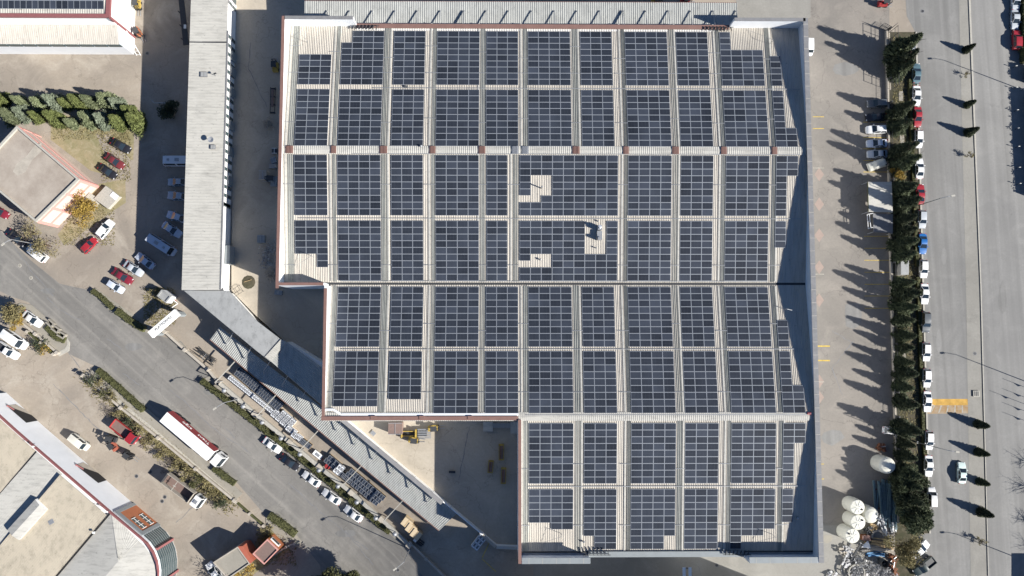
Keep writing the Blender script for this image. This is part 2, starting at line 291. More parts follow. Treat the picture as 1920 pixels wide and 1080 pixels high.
for i_, (x_, y_, a_, b_, m_) in enumerate(((1585, 130, 26, 14, 'road'), (1600, 590, 20, 30, 'road'), (1560, 820, 22, 16, 'road'), (395, 735, 16, 7, 'road'), (650, 1000, 22, 8, 'road'), (90, 545, 14, 6, 'road'), (250, 650, 18, 8, 'road'), (1760, 640, 7, 24, 'road2'), (1880, 560, 9, 34, 'road'), (1770, 480, 6, 18, 'road2'), (1550, 1010, 12, 9, 'walk'), (480, 470, 10, 16, 'street'), (720, 850, 12, 8, 'walk'))):
    rd_ = random.Random(i_); struct('repair_patch', drape([(x_ + a_ * math.cos(k_ * .7854) * rd_.uniform(.75, 1.1), y_ + b_ * math.sin(k_ * .7854) * rd_.uniform(.75, 1.1)) for k_ in range(8)], .0135), m_)
for a in range(5): strip('crossing_stripe', (1752 + a * 13, 760), (1745 + a * 15, 774), 2.4, 'whp', .018)
strip('kerb_line', (904, 1046), (920, 1012), 1.6, 'ywl'); strip('kerb_line', (904, 1048), (930, 1072), 1.4, 'ywl')
for a in ((37, 498), (58, 521), (27.5, 100), (685, 1070), (1829, 663), (1730, 21)): pass
# ================================================================== MAIN FACTORY
ZT, ZE, ZR = 11.7, 8.1, 11.1
XR = (P(1516, 33, ZT).x + P(1543, 1056, ZT).x) / 2            # outer faces
XL1 = (P(527, 35, ZT).x + P(519, 537, ZT).x) / 2
XL2 = (P(607, 537, ZT).x + P(603, 789, ZT).x) / 2
XL3 = (P(974, 792, ZT).x + P(970, 1054, ZT).x) / 2
YT, YB = P(1000, 32, ZT).y, P(1250, 1056, ZT).y
Y0, Y1, Y2, Y3, Y4 = P(1000, 53, ZE).y, P(1000, 282, ZR).y, P(1000, 532, ZE).y, P(1000, 781, ZR).y, P(1250, 1036, ZE).y
YM = Y2 - .3                                                   # wall at the notch of the upper left block
YC = P(700, 787, ZR + .5).y                                    # bottom wall of the lower left block
CAPL, CAPR = .62, 1.0
fac = thing('factory_building', (XL3, Y2, 0), 'huge factory hall with cream ribbed roof covered in dark solar panels', 'factory')
outer = [(XL1, YT), (XR, YT), (XR, YB), (XL3, YB), (XL3, YC), (XL2, YC), (XL2, YM - .3), (XL1, YM - .3)]
b = MB(); b.prism(outer, 0, ZE - .6, 0); b.build('wall', 'whiteb', fac)
def slope_z(y):
    ys = [Y4, Y3, Y2, Y1, Y0]; zs = [ZE, ZR, ZE, ZR, ZE]
    for k in range(4):
        if y <= ys[k + 1] or k == 3: return zs[k] + (zs[k + 1] - zs[k]) * (y - ys[k]) / (ys[k + 1] - ys[k])
def PS(px, py, dz=0.0):
    z = 9.0
    for _ in range(25): z = slope_z(P(px, py, z + dz).y)
    return P(px, py, z + dz)
b = MB()
def slope_sheet(mb, x0, x1, ya, yb, dz=0, pitch=.36, dep=.08, rib=.4):
    mb.corr((x0, ya, slope_z(ya + (yb - ya) * 1e-3) + dz), (x1, ya, slope_z(ya + (yb - ya) * 1e-3) + dz), (x1, yb, slope_z(yb + (ya - yb) * 1e-3) + dz), (x0, yb, slope_z(yb + (ya - yb) * 1e-3) + dz), pitch, dep, 0, rib)
xi = XR - .5
ymid = [P(1000, 165, 9.5).y, P(1000, 409, 9.6).y, P(1000, 654.5, 9.6).y, P(1250, 911.5, 9.6).y]
slope_sheet(b, XL1 + .3, xi, Y0 + .8, Y1); slope_sheet(b, XL1 + .3, xi, Y1, Y2 + .25)
slope_sheet(b, XL2 + .3, xi, Y2 - .25, Y3); b.face([(XL2 + .3, Y3, ZR), (XL3, Y3, ZR), (XL3, YC, ZR - .05), (XL2 + .3, YC, ZR - .05)])
slope_sheet(b, XL3 + .3, xi, Y3, Y4)
b.build('roof', 'roofw', fac)
b = MB()                                                       # box gutter in the middle valley, ridge capping sheets
b.box(((XL2 + xi) / 2, Y2, ZE - .12), (xi - XL2, .5, .2)); b.build('valley_gutter', 'dark', fac)
for yy, x0 in ((Y1, XL1 + .4), (Y3, XL2 + .5)):
    b = MB(); n = 4
    for sgn in (-1, 1): b.corr((x0, yy, ZR + .16), (xi, yy, ZR + .16), (xi, yy + sgn * .85, ZR + .07), (x0, yy + sgn * .85, ZR + .07), .40, .05, 0, .5)
    b.build('ridge_cap', 'roof', fac)
# skylight strips, x positions read at y = 215 (or lower for the short ones)
SKY = [(542, 552.5, 1, 1), (625.5, 632.5, 1, 0), (716.5, 727, 1, 0), (809, 816.5, 1, 0), (900, 909, 1, 0), (980.5, 989.5, 2, 0), (1074, 1084, 2, 0), (961.5, 970.5, 3, 0), (1168, 1175, 1, 0), (1259, 1268, 1, 0), (1349, 1356.5, 1, 0), (1443, 1450, 1, 0)]
def XS(px): return PS(px, 215).x
def skipk(k, kind, only, ym):
    if only and ym < Y2: return True
    if k < 5 and ym < Y3: return True
    mid = Y2 < ym < Y1
    return (kind == 2 and mid) or (kind == 3 and not mid)
for k, (a, c, _, only) in enumerate(SKY):
    x0, x1 = XS(a), XS(c)
    b = MB(); pitch = (x1 - x0) / 4
    for ya, yb in ((Y0 + .9, Y1 + .9), (Y1 - .9, Y2 + .4), (Y2 - .4, Y3 + .9), (Y3 - .9, Y4 + .3)):
        if skipk(k, _, only, (ya + yb) / 2): continue
        slope_sheet(b, x0, x1, ya, yb, .07, pitch, .09, .4); b.build('skylight', 'sky_', fac); b = MB()
    # white flashing beside the strip
    b = MB(); side = 1 if k in (2, 6, 9, 11) else -1
    xa = x1 + .12 if side > 0 else x0 - .5
    for ya, yb in ((Y0 + 1, Y1), (Y1, Y2 + .5), (Y2 - .5, Y3), (Y3, Y4 + .3)):
        if skipk(k, _, only, (ya + yb) / 2): continue
        za, zb = slope_z(ya - .01 if ya > yb else ya), slope_z(yb + .01)
        b.prism([(xa, ya), (xa, yb), (xa + .34, yb), (xa + .34, ya)], lambda p: slope_z(p[1]), lambda p: slope_z(p[1]) + .16)
    b.build('flashing', 'roof', fac)
    b = MB(); b.box(((x0 + x1) / 2, Y1, ZR + .26), (x1 - x0 + .35, 1.5, .12)); 
    for q in range(4): b.box((x0 + (q + .5) * (x1 - x0) / 4, Y1, ZR + .34), (.16, 1.56, .1))
    b.build('ridge_flashing', 'redc' if k not in (5, 7) else 'steel', fac)
    b = MB()                                                   # cross straps over the strip
    for py in (87 + 11 * (k % 3), 137, 230 - 8 * (k % 2), 346, 497, 620 - 13 * (k % 2), 735, 870 + 9 * (k % 2), 985):
        y = PS(800, py).y
        if skipk(k, _, only, y): continue
        z = slope_z(y); b.box(((x0 + x1) / 2 + side * .5, y, z + .2), (x1 - x0 + 1.7, .1, .07))
    b.build('cable_strap', 'steel', fac)
# parapets
def wallseg(mb, a, c, th, z0, z1, mi=0):
    a, c = Vector((*a, 0)), Vector((*c, 0)); d = (c - a).normalized(); n = Vector((-d.y, d.x, 0)) * th
    mb.prism([a.xy, c.xy, (c + n).xy, (a + n).xy], z0, z1, mi)
gx1, gx2, gy = P(662, 33, ZT).x, P(1350, 33, ZT).x, YT
segs = [((XL1, YM - .3), (XL1, YT), -.5, ZT), ((XL2, YC), (XL2, YM - .3), -.5, ZT - .3), ((XL3, YB), (XL3, YC), -.5, ZT), ((XR, YT), (XR, YB), -.5, ZT), ((XL2, YM - .3), (XL1 + .5, YM - .3), -.5, ZT)]
segs += [((x1, YT), (x0, YT), .5, ZT) for x0, x1 in ((XL1 + .5, gx1), (gx2 + 3.0, XR - .5))]
segs += [((x0, YB), (x1, YB), .5, ZT) for x0, x1 in ((XL3 + .5, P(1107, 1050, ZT).x), (P(1405, 1050, ZT).x, XR - .5))]
for a_, c_, th_, z_ in segs: b = MB(); wallseg(b, a_, c_, th_, ZE - .8, z_); b.build('parapet', 'whiteb', fac)
for k, (x0, x1) in enumerate(((XL1 + .5, gx1), (gx2 + 3.0, XR - .5))):
    b = MB(); wallseg(b, (x1, YT + .04), (x0, YT + .04), .72, ZT, ZT + .1); o = b.build('parapet_cap', 'grey', fac)
for x0, x1 in ((XL3 + .7, P(1107, 1050, ZT).x), (P(1405, 1050, ZT).x, XR - 1.2)):
    b = MB(); wallseg(b, (x0, YB - .04), (x1, YB - .04), 1.15, ZT, ZT + .1)
    b.build('parapet_cap', 'lgrey', fac); b = MB(); n = int((x1 - x0) / 2.4)
    for q in range(n): b.box((x0 + (q + .5) * (x1 - x0) / n, YB + .5, ZT + .105), (.07, 1.12, .02))
    b.build('cap_joint', 'kerb', fac)
b = MB(); wallseg(b, (XR + .02, YT), (XR + .02, YB), -CAPR, ZT, ZT + .1); b.build('parapet_cap', 'grey', fac)
b = MB(); n = 42
for q in range(n): b.box((XR - .5, YT + (q + .5) * (YB - YT) / n, ZT + .105), (.95, .08, .02))
b.build('cap_joint', 'kerb', fac)
b = MB(); wallseg(b, (XL1 - .03, YM - .9), (XL1 - .03, YT), -CAPL, ZT, ZT + .1); wallseg(b, (XL2 - .03, YC), (XL2 - .03, YM - .9), -CAPL, ZT - .3, ZT - .2)
wallseg(b, (XL3 - .03, YB), (XL3 - .03, YC), -CAPL, ZT, ZT + .1); wallseg(b, (XL2 - .1, YM - .33), (XL1 + .6, YM - .33), -.58, ZT + .003, ZT + .103); b.build('parapet_cap', 'redc', fac)
# low eaves walls with red capping between the raised corners
b = MB(); wallseg(b, (gx2 + 3.0, YT), (gx1, YT), .4, ZE - .8, ZE + .2); b.build('eaves_wall', 'whiteb', fac)
b = MB(); wallseg(b, (gx2 + 3.0, YT), (gx1, YT), .95, ZE + .2, ZE + .3); b.build('eaves_cap', 'redc', fac)
b = MB(); b.box(((gx1 + gx2) / 2, YT - 1.25, ZE - .05), (gx2 - gx1 - .1, .55, .25)); b.build('eaves_gutter', 'white', fac)
b = MB(); wallseg(b, (XL2, YC), (XL3, YC), .5, ZE, ZR + .35); b.build('eaves_wall', 'whiteb', fac)
b = MB(); wallseg(b, (XL2 - .1, YC - .15), (XL3, YC - .15), .8, ZR + .35, ZR + .45)
for px in (700, 791, 882): q = P(px, 783, ZR + .4); b.box((q.x, q.y, ZR + .47), (1.1, .7, .16))
b.build('eaves_cap', 'redc', fac)
b = MB(); wallseg(b, (P(1107, 1050, ZT).x, YB + .2), (P(1405, 1050, ZT).x, YB + .2), 1.1, ZE - .8, ZE + .5); b.build('eaves_wall', 'lgrey', fac)
b = MB(); b.box(((XL3 + XR) / 2, Y4 + .18, ZE + .03), (XR - XL3 - 1.2, .3, .2)); b.build('eaves_gutter', 'dark', fac)
# slotted screens beside the raised corners
for sx, yy, zz, sg in ((gx1 + .3, YT - .55, ZT, -1), (gx2 + 2.7, YT - .55, ZT, -1), (P(1107, 1050, ZT).x - .2, YB + .55, ZT, 1), (P(1405, 1050, ZT).x + .3, YB + .55, ZT, 1)):
    b = MB(); dirx = -1 if sx in (gx1 + .3,) or sx == P(1107, 1050, ZT).x - .2 else 1
    for q in range(7): b.bar((sx - dirx * 4.2 + dirx * q * .75 , yy + sg * .2, ZE + 1.0), (sx - dirx * 4.0 + dirx * q * .75, yy + sg * 1.1, ZE + 1.15), .1, .3)
    b.bar((sx - dirx * 4.6, yy + sg * .2, ZE + .85), (sx + dirx * 1, yy + sg * .2, ZE + .85), .1, .1)
    b.build('louvre_screen', 'dark', fac)
# small white cable duct along the lower left eaves, roof cables
b = MB(); z = ZR + .12
pp = [P(605, 768, z), P(625, 768, z), P(640, 777, z), P(972, 777, z)]
for a, c in zip(pp, pp[1:]): b.bar(a, c, .42, .18)
b.build('cable_duct', 'whiteb', fac)
for y_, x0, x1 in ((165, 700, 1500), (409, 560, 1500), (654.5, 640, 1505), (912, 990, 1512), (288, 660, 1500), (527, 640, 1440), (778, 985, 1512)):
    a, c = PS(x0, y_, .1), PS(x1, y_, .1); yy = a.y; b = MB(); b.box(((a.x + c.x) / 2, yy, slope_z(yy) + .2), (c.x - a.x, .12, .08)); b.build('cable_tray', 'steel', fac)
# --------------------------------------------------- solar arrays: one thing per rack of panels
COLS = [(555, 616.5, 3), (635, 715.5, 4), (735, 794.5, 3), (817.5, 898.5, 4), (911.5, 971.5, 3), (990.5, 1071.5, 4), (1090.5, 1150.5, 3), (1176, 1257, 4), (1273.5, 1334.5, 3), (1357.5, 1438.5, 4), (1451, 1491.5, 2)]
ROWS = [(59, 160), (168.5, 274.5), (291, 404.5), (414, 526.5), (538, 650.5), (658.7, 775), (793.5, 906.5), (917, 1029.5)]
def rect(r0, r1, c0, c1): return {(r, c) for r in range(r0, r1 + 1) for c in range(c0, c1 + 1)}
FULL = {3: rect(0, 8, 0, 2), 4: rect(0, 8, 0, 3), 2: rect(0, 8, 0, 1), 9: rect(0, 8, 0, 8)}
special = {(0, 0): rect(4, 8, 0, 2), (0, 1): FULL[4] - rect(0, 1, 0, 0), (0, 9): FULL[4] - rect(0, 2, 1, 3), (0, 10): rect(4, 8, 0, 0), (1, 10): rect(0, 8, 0, 0) | rect(6, 8, 1, 1),
    (2, 10): rect(0, 8, 0, 0) | rect(0, 2, 1, 1), (3, 0): rect(0, 4, 0, 2) | rect(5, 6, 2, 2), (3, 10): rect(0, 3, 0, 0), (4, 10): rect(5, 8, 0, 0), (5, 10): rect(0, 8, 0, 0) | rect(5, 8, 1, 1),
    (5, 1): rect(0, 7, 0, 3), (5, 2): rect(0, 6, 0, 2), (6, 10): rect(0, 8, 0, 0) | rect(0, 2, 1, 1), (7, 5): rect(0, 5, 0, 3) - rect(5, 5, 0, 1), (7, 6): rect(0, 8, 0, 2) - rect(7, 8, 0, 0),
    (7, 7): FULL[4] - rect(7, 8, 3, 3), (7, 9): rect(0, 5, 0, 3) | rect(6, 6, 0, 2) | rect(7, 8, 0, 0), (7, 10): rect(0, 4, 0, 0)}
pm = MB(); pw, pl = 2.18, 1.30
pm.box((0, 0, .02), (pw, pl, .04), 0, 0)
nx = 3
for i in range(nx):
    for j in range(2):
        x0 = -pw / 2 + .045 + i * (pw - .09) / nx; x1 = x0 + (pw - .09) / nx - .022; y0 = -pl / 2 + .045 + j * (pl - .09) / 2; y1 = y0 + (pl - .09) / 2 - (.012 if j == 0 else 0)
        pm.face([(x0, y0, .0445), (x1, y0, .0445), (x1, y1, .0445), (x0, y1, .0445)], 1)
pm.face([(-pw / 2 + .045, -pl / 2 + .045, .042), (pw / 2 - .045, -pl / 2 + .045, .042), (pw / 2 - .045, pl / 2 - .045, .042), (-pw / 2 + .045, pl / 2 - .045, .042)], 2)
panel_mesh = pm.mesh('solar_panel', ['rail', 'cell', 'cellb'])
def lab_where(ri, ci, used):
    pos = used.index(ci); return ORD[pos] + ' from the left in the ' + ['topmost', 'second', 'third', 'fourth', 'fifth', 'sixth', 'seventh', 'bottom'][ri] + ' row'
for ri, (ya, yb) in enumerate(ROWS):
    used = [c for c in range(11) if not (ri >= 4 and c == 0) and not (ri >= 6 and c < 5)]
    if ri in (2, 3): used = [c for c in used if c != 6]
    A, B = PS(1000 if ri < 6 else 1250, ya, .2), PS(1000 if ri < 6 else 1250, yb, .2); yA, yB = A.y, B.y
    zA, zB = slope_z(yA) + .2, slope_z(yB) + .2; L = math.hypot(yA - yB, zA - zB); tilt = math.atan2(zA - zB, yA - yB)
    for ci in used:
        a, c, n = COLS[ci]
        if ri in (2, 3) and ci == 4: c, n = 951.5, 2
        if ri in (2, 3) and ci == 5: a, c, n = 974.5, 1158.5, 9
        X0, X1 = PS(a, 215, .2).x, PS(c, 215, .2).x
        if ri in (2, 3) and ci in (4, 5): X0, X1 = PS(a if ci == 5 else 912.5, 350, .2).x, PS(c, 350, .2).x
        cells = special.get((ri, ci), FULL[n])
        if (ri, ci) == (2, 5): cells = FULL[9] - rect(3, 5, 1, 2) - rect(6, 6, 0, 1)
        if (ri, ci) == (3, 5): cells = FULL[9] - rect(0, 4, 6, 7) - rect(5, 6, 1, 2) - rect(6, 6, 0, 0)
        wx, wy = (X1 - X0) / n, L / 9
        full = len(cells) == n * 9
        lab = ('' if full else 'stepped ') + 'rack of %d solar panels, %s of racks' % (len(cells), lab_where(ri, ci, used))
        root = thing('solar_array', ((X0 + X1) / 2, (yA + yB) / 2, (zA + zB) / 2), lab, 'solar array', 'racks of solar panels on the factory roof')
        root.rotation_euler = (tilt, 0, 0)
        for r, cc in sorted(cells):
            o = bpy.data.objects.new('solar_panel', panel_mesh); link(o); o.parent = root
            o.location = (-(X1 - X0) / 2 + (cc + .5) * wx, L / 2 - (r + .5) * wy, 0); o.scale = ((wx - .035) / pw, (wy - .03) / pl, 1)
        rb = MB()
        for r in sorted({r for r, _ in cells}):
            cs = sorted(cc for rr, cc in cells if rr == r); y = L / 2 - (r + .5) * wy
            for dy in (-.3, .3):
                for q in cs: rb.box((-(X1 - X0) / 2 + (q + .5) * wx, y + dy, -.06), (wx, .05, .1))
        rb.build('mounting_rail', 'steel', root, world=False)
# --------------------------------------------------- things standing on the roof
def roofvent(px, py, r, h, lab, elbow=False):
    p = PS(px, py); t = thing('roof_vent', p, lab, 'vent', 'roof vents')
    b = MB(); b.tube((0, 0, -.1), (0, 0, h), r, 10); b.build('pipe', 'dark', t, world=False)
    b = MB(); b.lathe([(r * 1.6, h), (r * 1.5, h + .1), (.02, h + .35)], n=12); b.build('cowl', 'steel', t, world=False)
roofvent(1015, 353, .13, 1.6, 'thin dark vent pipe in the upper cream gap of the large panel rack')
roofvent(1013, 487, .14, .5, 'short vent pipe in the lower left cream gap of the large panel rack')
roofvent(1117, 465, .1, .5, 'tiny bent vent below the duct unit on the roof')
roofvent(1121, 415, .12, .35, 'small stub vent above the duct unit on the roof')
roofvent(1094, 1015, .14, .5, 'small dark vent near the bottom edge of the factory roof')
roofvent(1494.5, 971, .2, .4, 'white round vent inside the shaded right parapet strip')
roofvent(790, 275, .16, .5, 'small reddish vent on the ridge above the third column of racks')
p = PS(1123, 437); t = thing('air_duct_unit', p, 'galvanised elbow duct unit in the cream gap of the lower large panel rack', 'duct', rz=0)
b = MB(); b.box((0, .9, .9), (.8, .9, 1.8)); b.build('inlet_duct', 'steel', t, world=False)
b = MB(); b.box((0, -.5, .5), (1.0, 1.6, 1.0)); b.box((0, -1.3, .8), (.8, .5, 1.6)); b.build('fan_casing', 'steel', t, world=False)
b = MB(); b.tube((0, .9, 1.8), (-.1, 1.1, 2.3), .3, 12); b.build('outlet', 'whiteb', t, world=False)
def mast(px, py, qx, qy, h, lab):
    p = PS(px, py); t = thing('lightning_mast', p, lab, 'mast', 'stayed masts at the roof corners'); b = MB(); b.tube((0, 0, 0), (0, 0, h), .05, 6); b.build('pole', 'steel', t, world=False)
    q = PS(qx, qy) - p; b = MB(); b.tube((0, 0, h * .9), (q.x, q.y, q.z + .1), .03, 4); b.build('stay', 'steel', t, world=False)
mast(590, 482, 552, 500, 2.6, 'thin stayed mast in the lower left corner of the upper left roof'); mast(577, 80, 560, 60, 2.4, 'thin stayed mast at the top left corner of the roof')
mast(1443, 83, 1400, 56, 2.4, 'thin stayed mast at the top right corner of the roof'); mast(1052, 1000, 1015, 1018, 2.4, 'thin stayed mast in the bottom left corner of the lower roof')
mast(1446, 1001, 1410, 1018, 2.4, 'thin stayed mast at the bottom right of the roof')
mast(1470, 580, 1505, 586, 1.6, 'short stayed mast beside the shaded right parapet below the middle valley')
for k, (px, py, lab) in enumerate(((1516, 775, 'small red beacon box on the right end of the lower ridge'), (762, 163, 'small dark toolbox lying on the walkway of the third rack column'))):
    p = PS(px, py); t = thing('roof_box', p, lab, 'box'); b = MB(); b.box((0, 0, .25), (.7, .35, .35)); b.build('case', 'red' if k == 0 else 'dark', t, world=False)
    b = MB(); b.tube((-.3, 0, .5), (.3, 0, .5), .05, 6); b.build('handle', 'steel', t, world=False)
# canopy along the top wall
ZC = 6.9
cA, cB, cC, cD = P(571, 5, ZC + .25), P(1382, 5, ZC + .25), P(1382, 44, ZC), P(571, 43, ZC); cC.y = cD.y = YT + .12; cA.y = cB.y
can = thing('loading_canopy', (cD.x, cD.y, 0), 'long grey ribbed loading canopy along the top wall of the factory', 'canopy')
b = MB(); b.corr(cD, cC, cB, cA, .46, .07, 0, .35); b.build('roof_sheet', 'roofn', can)
b = MB(); b.bar(cA - Vector((0, 0, .15)), cB - Vector((0, 0, .15)), .12, .35); b.build('fascia', 'redc', can)
b = MB()
for q in range(20): x = cA.x + .3 + q * (cB.x - cA.x - .6) / 19; b.tube((x, cA.y - .3, 0), (x, cA.y - .3, ZC), .1, 6)
b.build('post_row', 'steel', can)
xs_ = [614, 656, 699, 741, 783, 826, 868, 870.5, 912, 954, 997, 1039.5, 1082, 1124.5, 1165.5, 1168.5, 1211, 1253, 1295, 1337, 1380]
for px in xs_:
    a = P(px, 21.5, ZC + .15); b = MB(); b.bar(a + Vector((0, 0, .25)), (a.x, YT + .02, ZE + .15), .07, .22); b.tube((a.x, a.y, ZC), (a.x, a.y, ZC + .45), .12, 6); b.build('tie_rod', 'steel', can)
# ================================================================== OTHER BUILDINGS
def pz(pts, z): return [P(x, y, z) for x, y in pts]
# long two storey block west of the yard
zt = 4.8
xl, xr = (P(355, 0, zt).x + P(344, 543, zt).x) / 2, (P(427, 0, zt).x + P(412.5, 540, zt).x) / 2
yn, ys = P(380, -70, zt).y, P(380, 543, zt).y
lb = thing('long_block', (xl, ys, -5.5), 'long narrow white block with pale ribbed roof beside the shaded yard', 'building')
b = MB(); b.prism([(xl + .15, ys), (xr - .1, ys), (xr - .1, yn), (xl + .15, yn)], -5.5, zt - .25); b.build('wall', 'white', lb)
yj = P(380, 79, zt).y
for a, c in ((ys - .1, yj - .12), (yj + .12, yn)):
    b = MB(); b.corr((xl, a, zt + .05), (xl, c, zt + .05), (xr, c, zt - .1), (xr, a, zt - .1), .62, .05, 0, .25); b.build('roof', 'roof', lb)
b = MB(); b.box(((xl + xr) / 2, yj, zt - .05), (xr - xl, .3, .1)); b.build('expansion_joint', 'dark', lb)
b = MB(); b.box((xr + .12, (ys + P(400, 57, zt).y) / 2, zt - .12), (.22, abs(P(400, 57, zt).y - ys), .25)); b.build('gutter', 'grey', lb)
k = 0; py = 60
ypat = []
while py < 386: ypat.append((py + 9.5, py + 16)); py += 16.4
ypat = [(-60, -52), (-42, -34), (-24, -16), (-8, 2), (8, 14)] + ypat + [(386 - 4, 389)]
for a, c in ypat:
    ya_, yb_ = P(428, a, 2.4).y, P(428, c, 2.4).y
    b = MB(); b.box((xr - .04, (ya_ + yb_) / 2, 2.45), (.16, ya_ - yb_, 4.2)); f = b.build('window', 'grey', lb)
    b = MB(); b.box((xr + .05, (ya_ + yb_) / 2, 1.3), (.06, (ya_ - yb_) * .8, 1.6)); b.box((xr + .05, (ya_ + yb_) / 2, 3.4), (.06, (ya_ - yb_) * .8, 1.1)); o = b.build('pane', 'wind', f, world=False); o.location = (-lb.location.x, -lb.location.y, -lb.location.z)
b = MB()
for q in (108, 136, 175, 237, 285, 340): y = P(428, q, 1).y; b = MB(); b.box((xr + .14, y, 1.2), (.25, 2.0, 2.4)); b.build('door', 'lgrey', lb)
a, c = P(430, 462, 1.2).y, P(430, 496, 1.2).y
b = MB(); b.box((xr + .6, (a + c) / 2, 1.4), (1.0, a - c, 2.8)); b.build('porch', 'lgrey', lb)
def roofhatch(px, py, w_, h_, lab):
    p = P(px, py, zt + .05); t = thing('roof_hatch', p, lab, 'hatch'); b = MB()
    b.box((0, 0, .12), (w_, h_, .24)); b.build('frame', 'grey', t, world=False)
    for s_ in (-1, 1): b = MB(); b.box((s_ * w_ * .23, 0, .26), (w_ * .38, h_ * .82, .05)); b.build('cover', 'roofg', t, world=False)
roofhatch(383, 140, 1.5, 1.1, 'square hatch frame on the long pale roof, upper of the two'); roofhatch(400, 276, 1.1, .9, 'square hatch frame on the long pale roof, lower of the two')
for px, py, lab in ((405, 142, 'small bent flue with a dark opening on the long roof'), (400, 265, 'grey satellite dish on a stand beside the lower roof hatch')):
    p = P(px, py, zt); t = thing('satellite_dish' if py > 200 else 'flue', p, lab, 'roof fitting'); b = MB(); b.tube((0, 0, 0), (0, 0, 1.2), .06, 6); b.build('stand', 'steel', t, world=False)
    b = MB(); 
    if py > 200: b.lathe([(.1, 1.1), (.4, 1.18), (.62, 1.35), (.6, 1.4), (.05, 1.2)], n=14); b.build('dish', 'steel', t, world=False)
    else: b.tube((0, 0, 1.1), (.5, .1, 1.2), .18, 8); b.build('elbow', 'dark', t, world=False)
# dark ramp strip and steel mast west of the block
t = thing('steel_gantry', G(345, 50), 'dark steel gantry leaning beside the long block in the shade', 'gantry')
b = MB(); b.bar(G(338, -20, 2.5), G(349, 84, 2.5), 1.2, .3); b.build('deck', 'dark', t); b = MB()
for q in range(5): p = G(338 + q * 2.7, -20 + q * 25); b.tube(p, p + Vector((0, 0, 2.4)), .12, 6)
b.build('post_row', 'dark', t); b = MB(); p = G(347, 50, 2.7); b.box((p.x, p.y, p.z), (.5, .9, .3)); b.build('lamp_box', 'white', t)
# diagonal roofs
def slab_roof(name, pts, zf, lab, cat, m, th=.25, corr=None, posts=True, g=None):
    q = [P(x, y, zf(x)) for x, y in pts]; c = sum(q, Vector()) / len(q)
    t = thing(name, (c.x, c.y, GZ(pts[0][0], pts[0][1])), lab, cat, g)
    b = MB(); n = len(q); vs = [p - Vector((0, 0, th)) for p in q]
    b.add(q + vs, [tuple(range(n)), tuple(range(n, 2 * n))[::-1]] + [(i, (i + 1) % n, n + (i + 1) % n, n + i) for i in range(n)]); b.build('roof_slab', m, t)
    if corr: A, B, C, D = [q[i] + Vector((0, 0, .02)) for i in corr]; b = MB(); b.corr(A, B, C, D, .42, .08, 0, .4); b.build('ribbed_sheet', m, t)
    return t, q
dt, q = slab_roof('link_roof', [(345, 545), (429, 545), (480, 601), (526, 636), (507, 678), (480, 657)], lambda x: 4.7 - (x - 345) * .003, 'smooth light grey diagonal roof joining the long block to the corner', 'roof', 'roofg', .3)
b = MB(); b.prism([(p.x, p.y) for p in (q[0] + Vector((.6, -.3, 0)), q[1] + Vector((-.8, -.3, 0)), q[2] + Vector((-.9, -.5, 0)), q[3] + Vector((-.6, -.6, 0)), q[4], q[5])], -5.5, 4.0); b.build('wall', 'white', dt)
d2, q = slab_roof('shed_roof', [(537, 641), (606, 692), (606, 762), (508, 678)], lambda x: 3.9, 'ribbed blue-grey shed roof in shade against the lower left factory wall', 'roof', 'roofn', .25, (0, 3, 2, 1))
q[1].x = q[2].x = XL2 - .1; b = MB(); b.prism([p.xy for p in (q[0], q[1], q[2], q[3])], -5.5, 3.4); b.build('wall', 'white', d2)
b = MB(); e = P(527, 636, 4.3), P(537, 641, 4.3), P(509, 678, 4.3), P(497, 669, 4.3); b.corr(e[0] + Vector((0, 0, .1)), e[3] + Vector((0, 0, .1)), e[2], e[1], .4, .07); b.build('upper_sheet', 'roof', d2)
zc = lambda x: -2.2 + (x - 394) * 2.7 / 460
cp = [(412, 613), (856, 963), (823, 995), (394, 637)]
cn, q = slab_roof('loading_canopy', cp, zc, 'long diagonal grey ribbed canopy running along the retaining wall', 'canopy', 'roofn', .18, (0, 1, 2, 3))
b = MB(); b.bar(q[3], q[2], .15, .25); b.build('edge_beam', 'redc', cn)
n = 11
for i in range(n):
    f = (i + .5) / n; px, py = 394 + 429 * f, 637 + 358 * f; p = P(px, py, zc(px)); b = MB(); b.tube((p.x, p.y, T(p.x)), (p.x, p.y, p.z - .1), .1, 6); b.build('post', 'steel', cn)
for i in range(13):                                            # tie rods up to the wall
    f = (i + .6) / 13; ax, ay = 412 + 444 * f, 613 + 350 * f; fx, fy = ax - 11 + 4, ay + 14 + 2
    lo = P(fx, fy, zc(fx) + .1); hi = P(ax + 5, ay - 5, 1.9); b = MB(); b.bar(lo + Vector((0, 0, .3)), hi, .08, .24); b.tube(lo, lo + Vector((0, 0, .5)), .13, 6)
    b.build('tie_rod', 'steel', cn)
# retaining wall with white face and grey cap
wp = [(607, 752), (657, 793), (740, 862), (832, 939), (906, 1001), (931, 1023), (972, 1025)]
rw = thing('retaining_wall', P(740, 862, 0), 'long diagonal white wall with grey cap between the factory yard and canopy', 'wall')
for a, c in zip(wp, wp[1:]):
    A, C = P(*a, 1.2), P(*c, 1.2); d = (C - A).normalized(); nn = Vector((-d.y, d.x, 0)); hi = 1.25 if a[0] > 900 else (1.75 if a[0] < 830 else 1.6)
    b = MB(); b.prism([A.xy, C.xy, (C - nn * .25).xy, (A - nn * .25).xy], -5, hi, 0); b.build('wall_panel', 'white', rw)
    if a[0] < 830: b = MB(); b.prism([(A - nn * .0).xy, (C - nn * .0).xy, (C - nn * .9).xy, (A - nn * .9).xy], hi + .003, hi + .12, 0); b.build('wall_cap', 'capg', rw)
    elif a[0] > 900: b = MB(); b.prism([A.xy, C.xy, (C - nn * .6).xy, (A - nn * .6).xy], hi + .003, hi + .12, 0); b.build('wall_cap', 'roof' if a[0] > 930 else 'stone', rw)
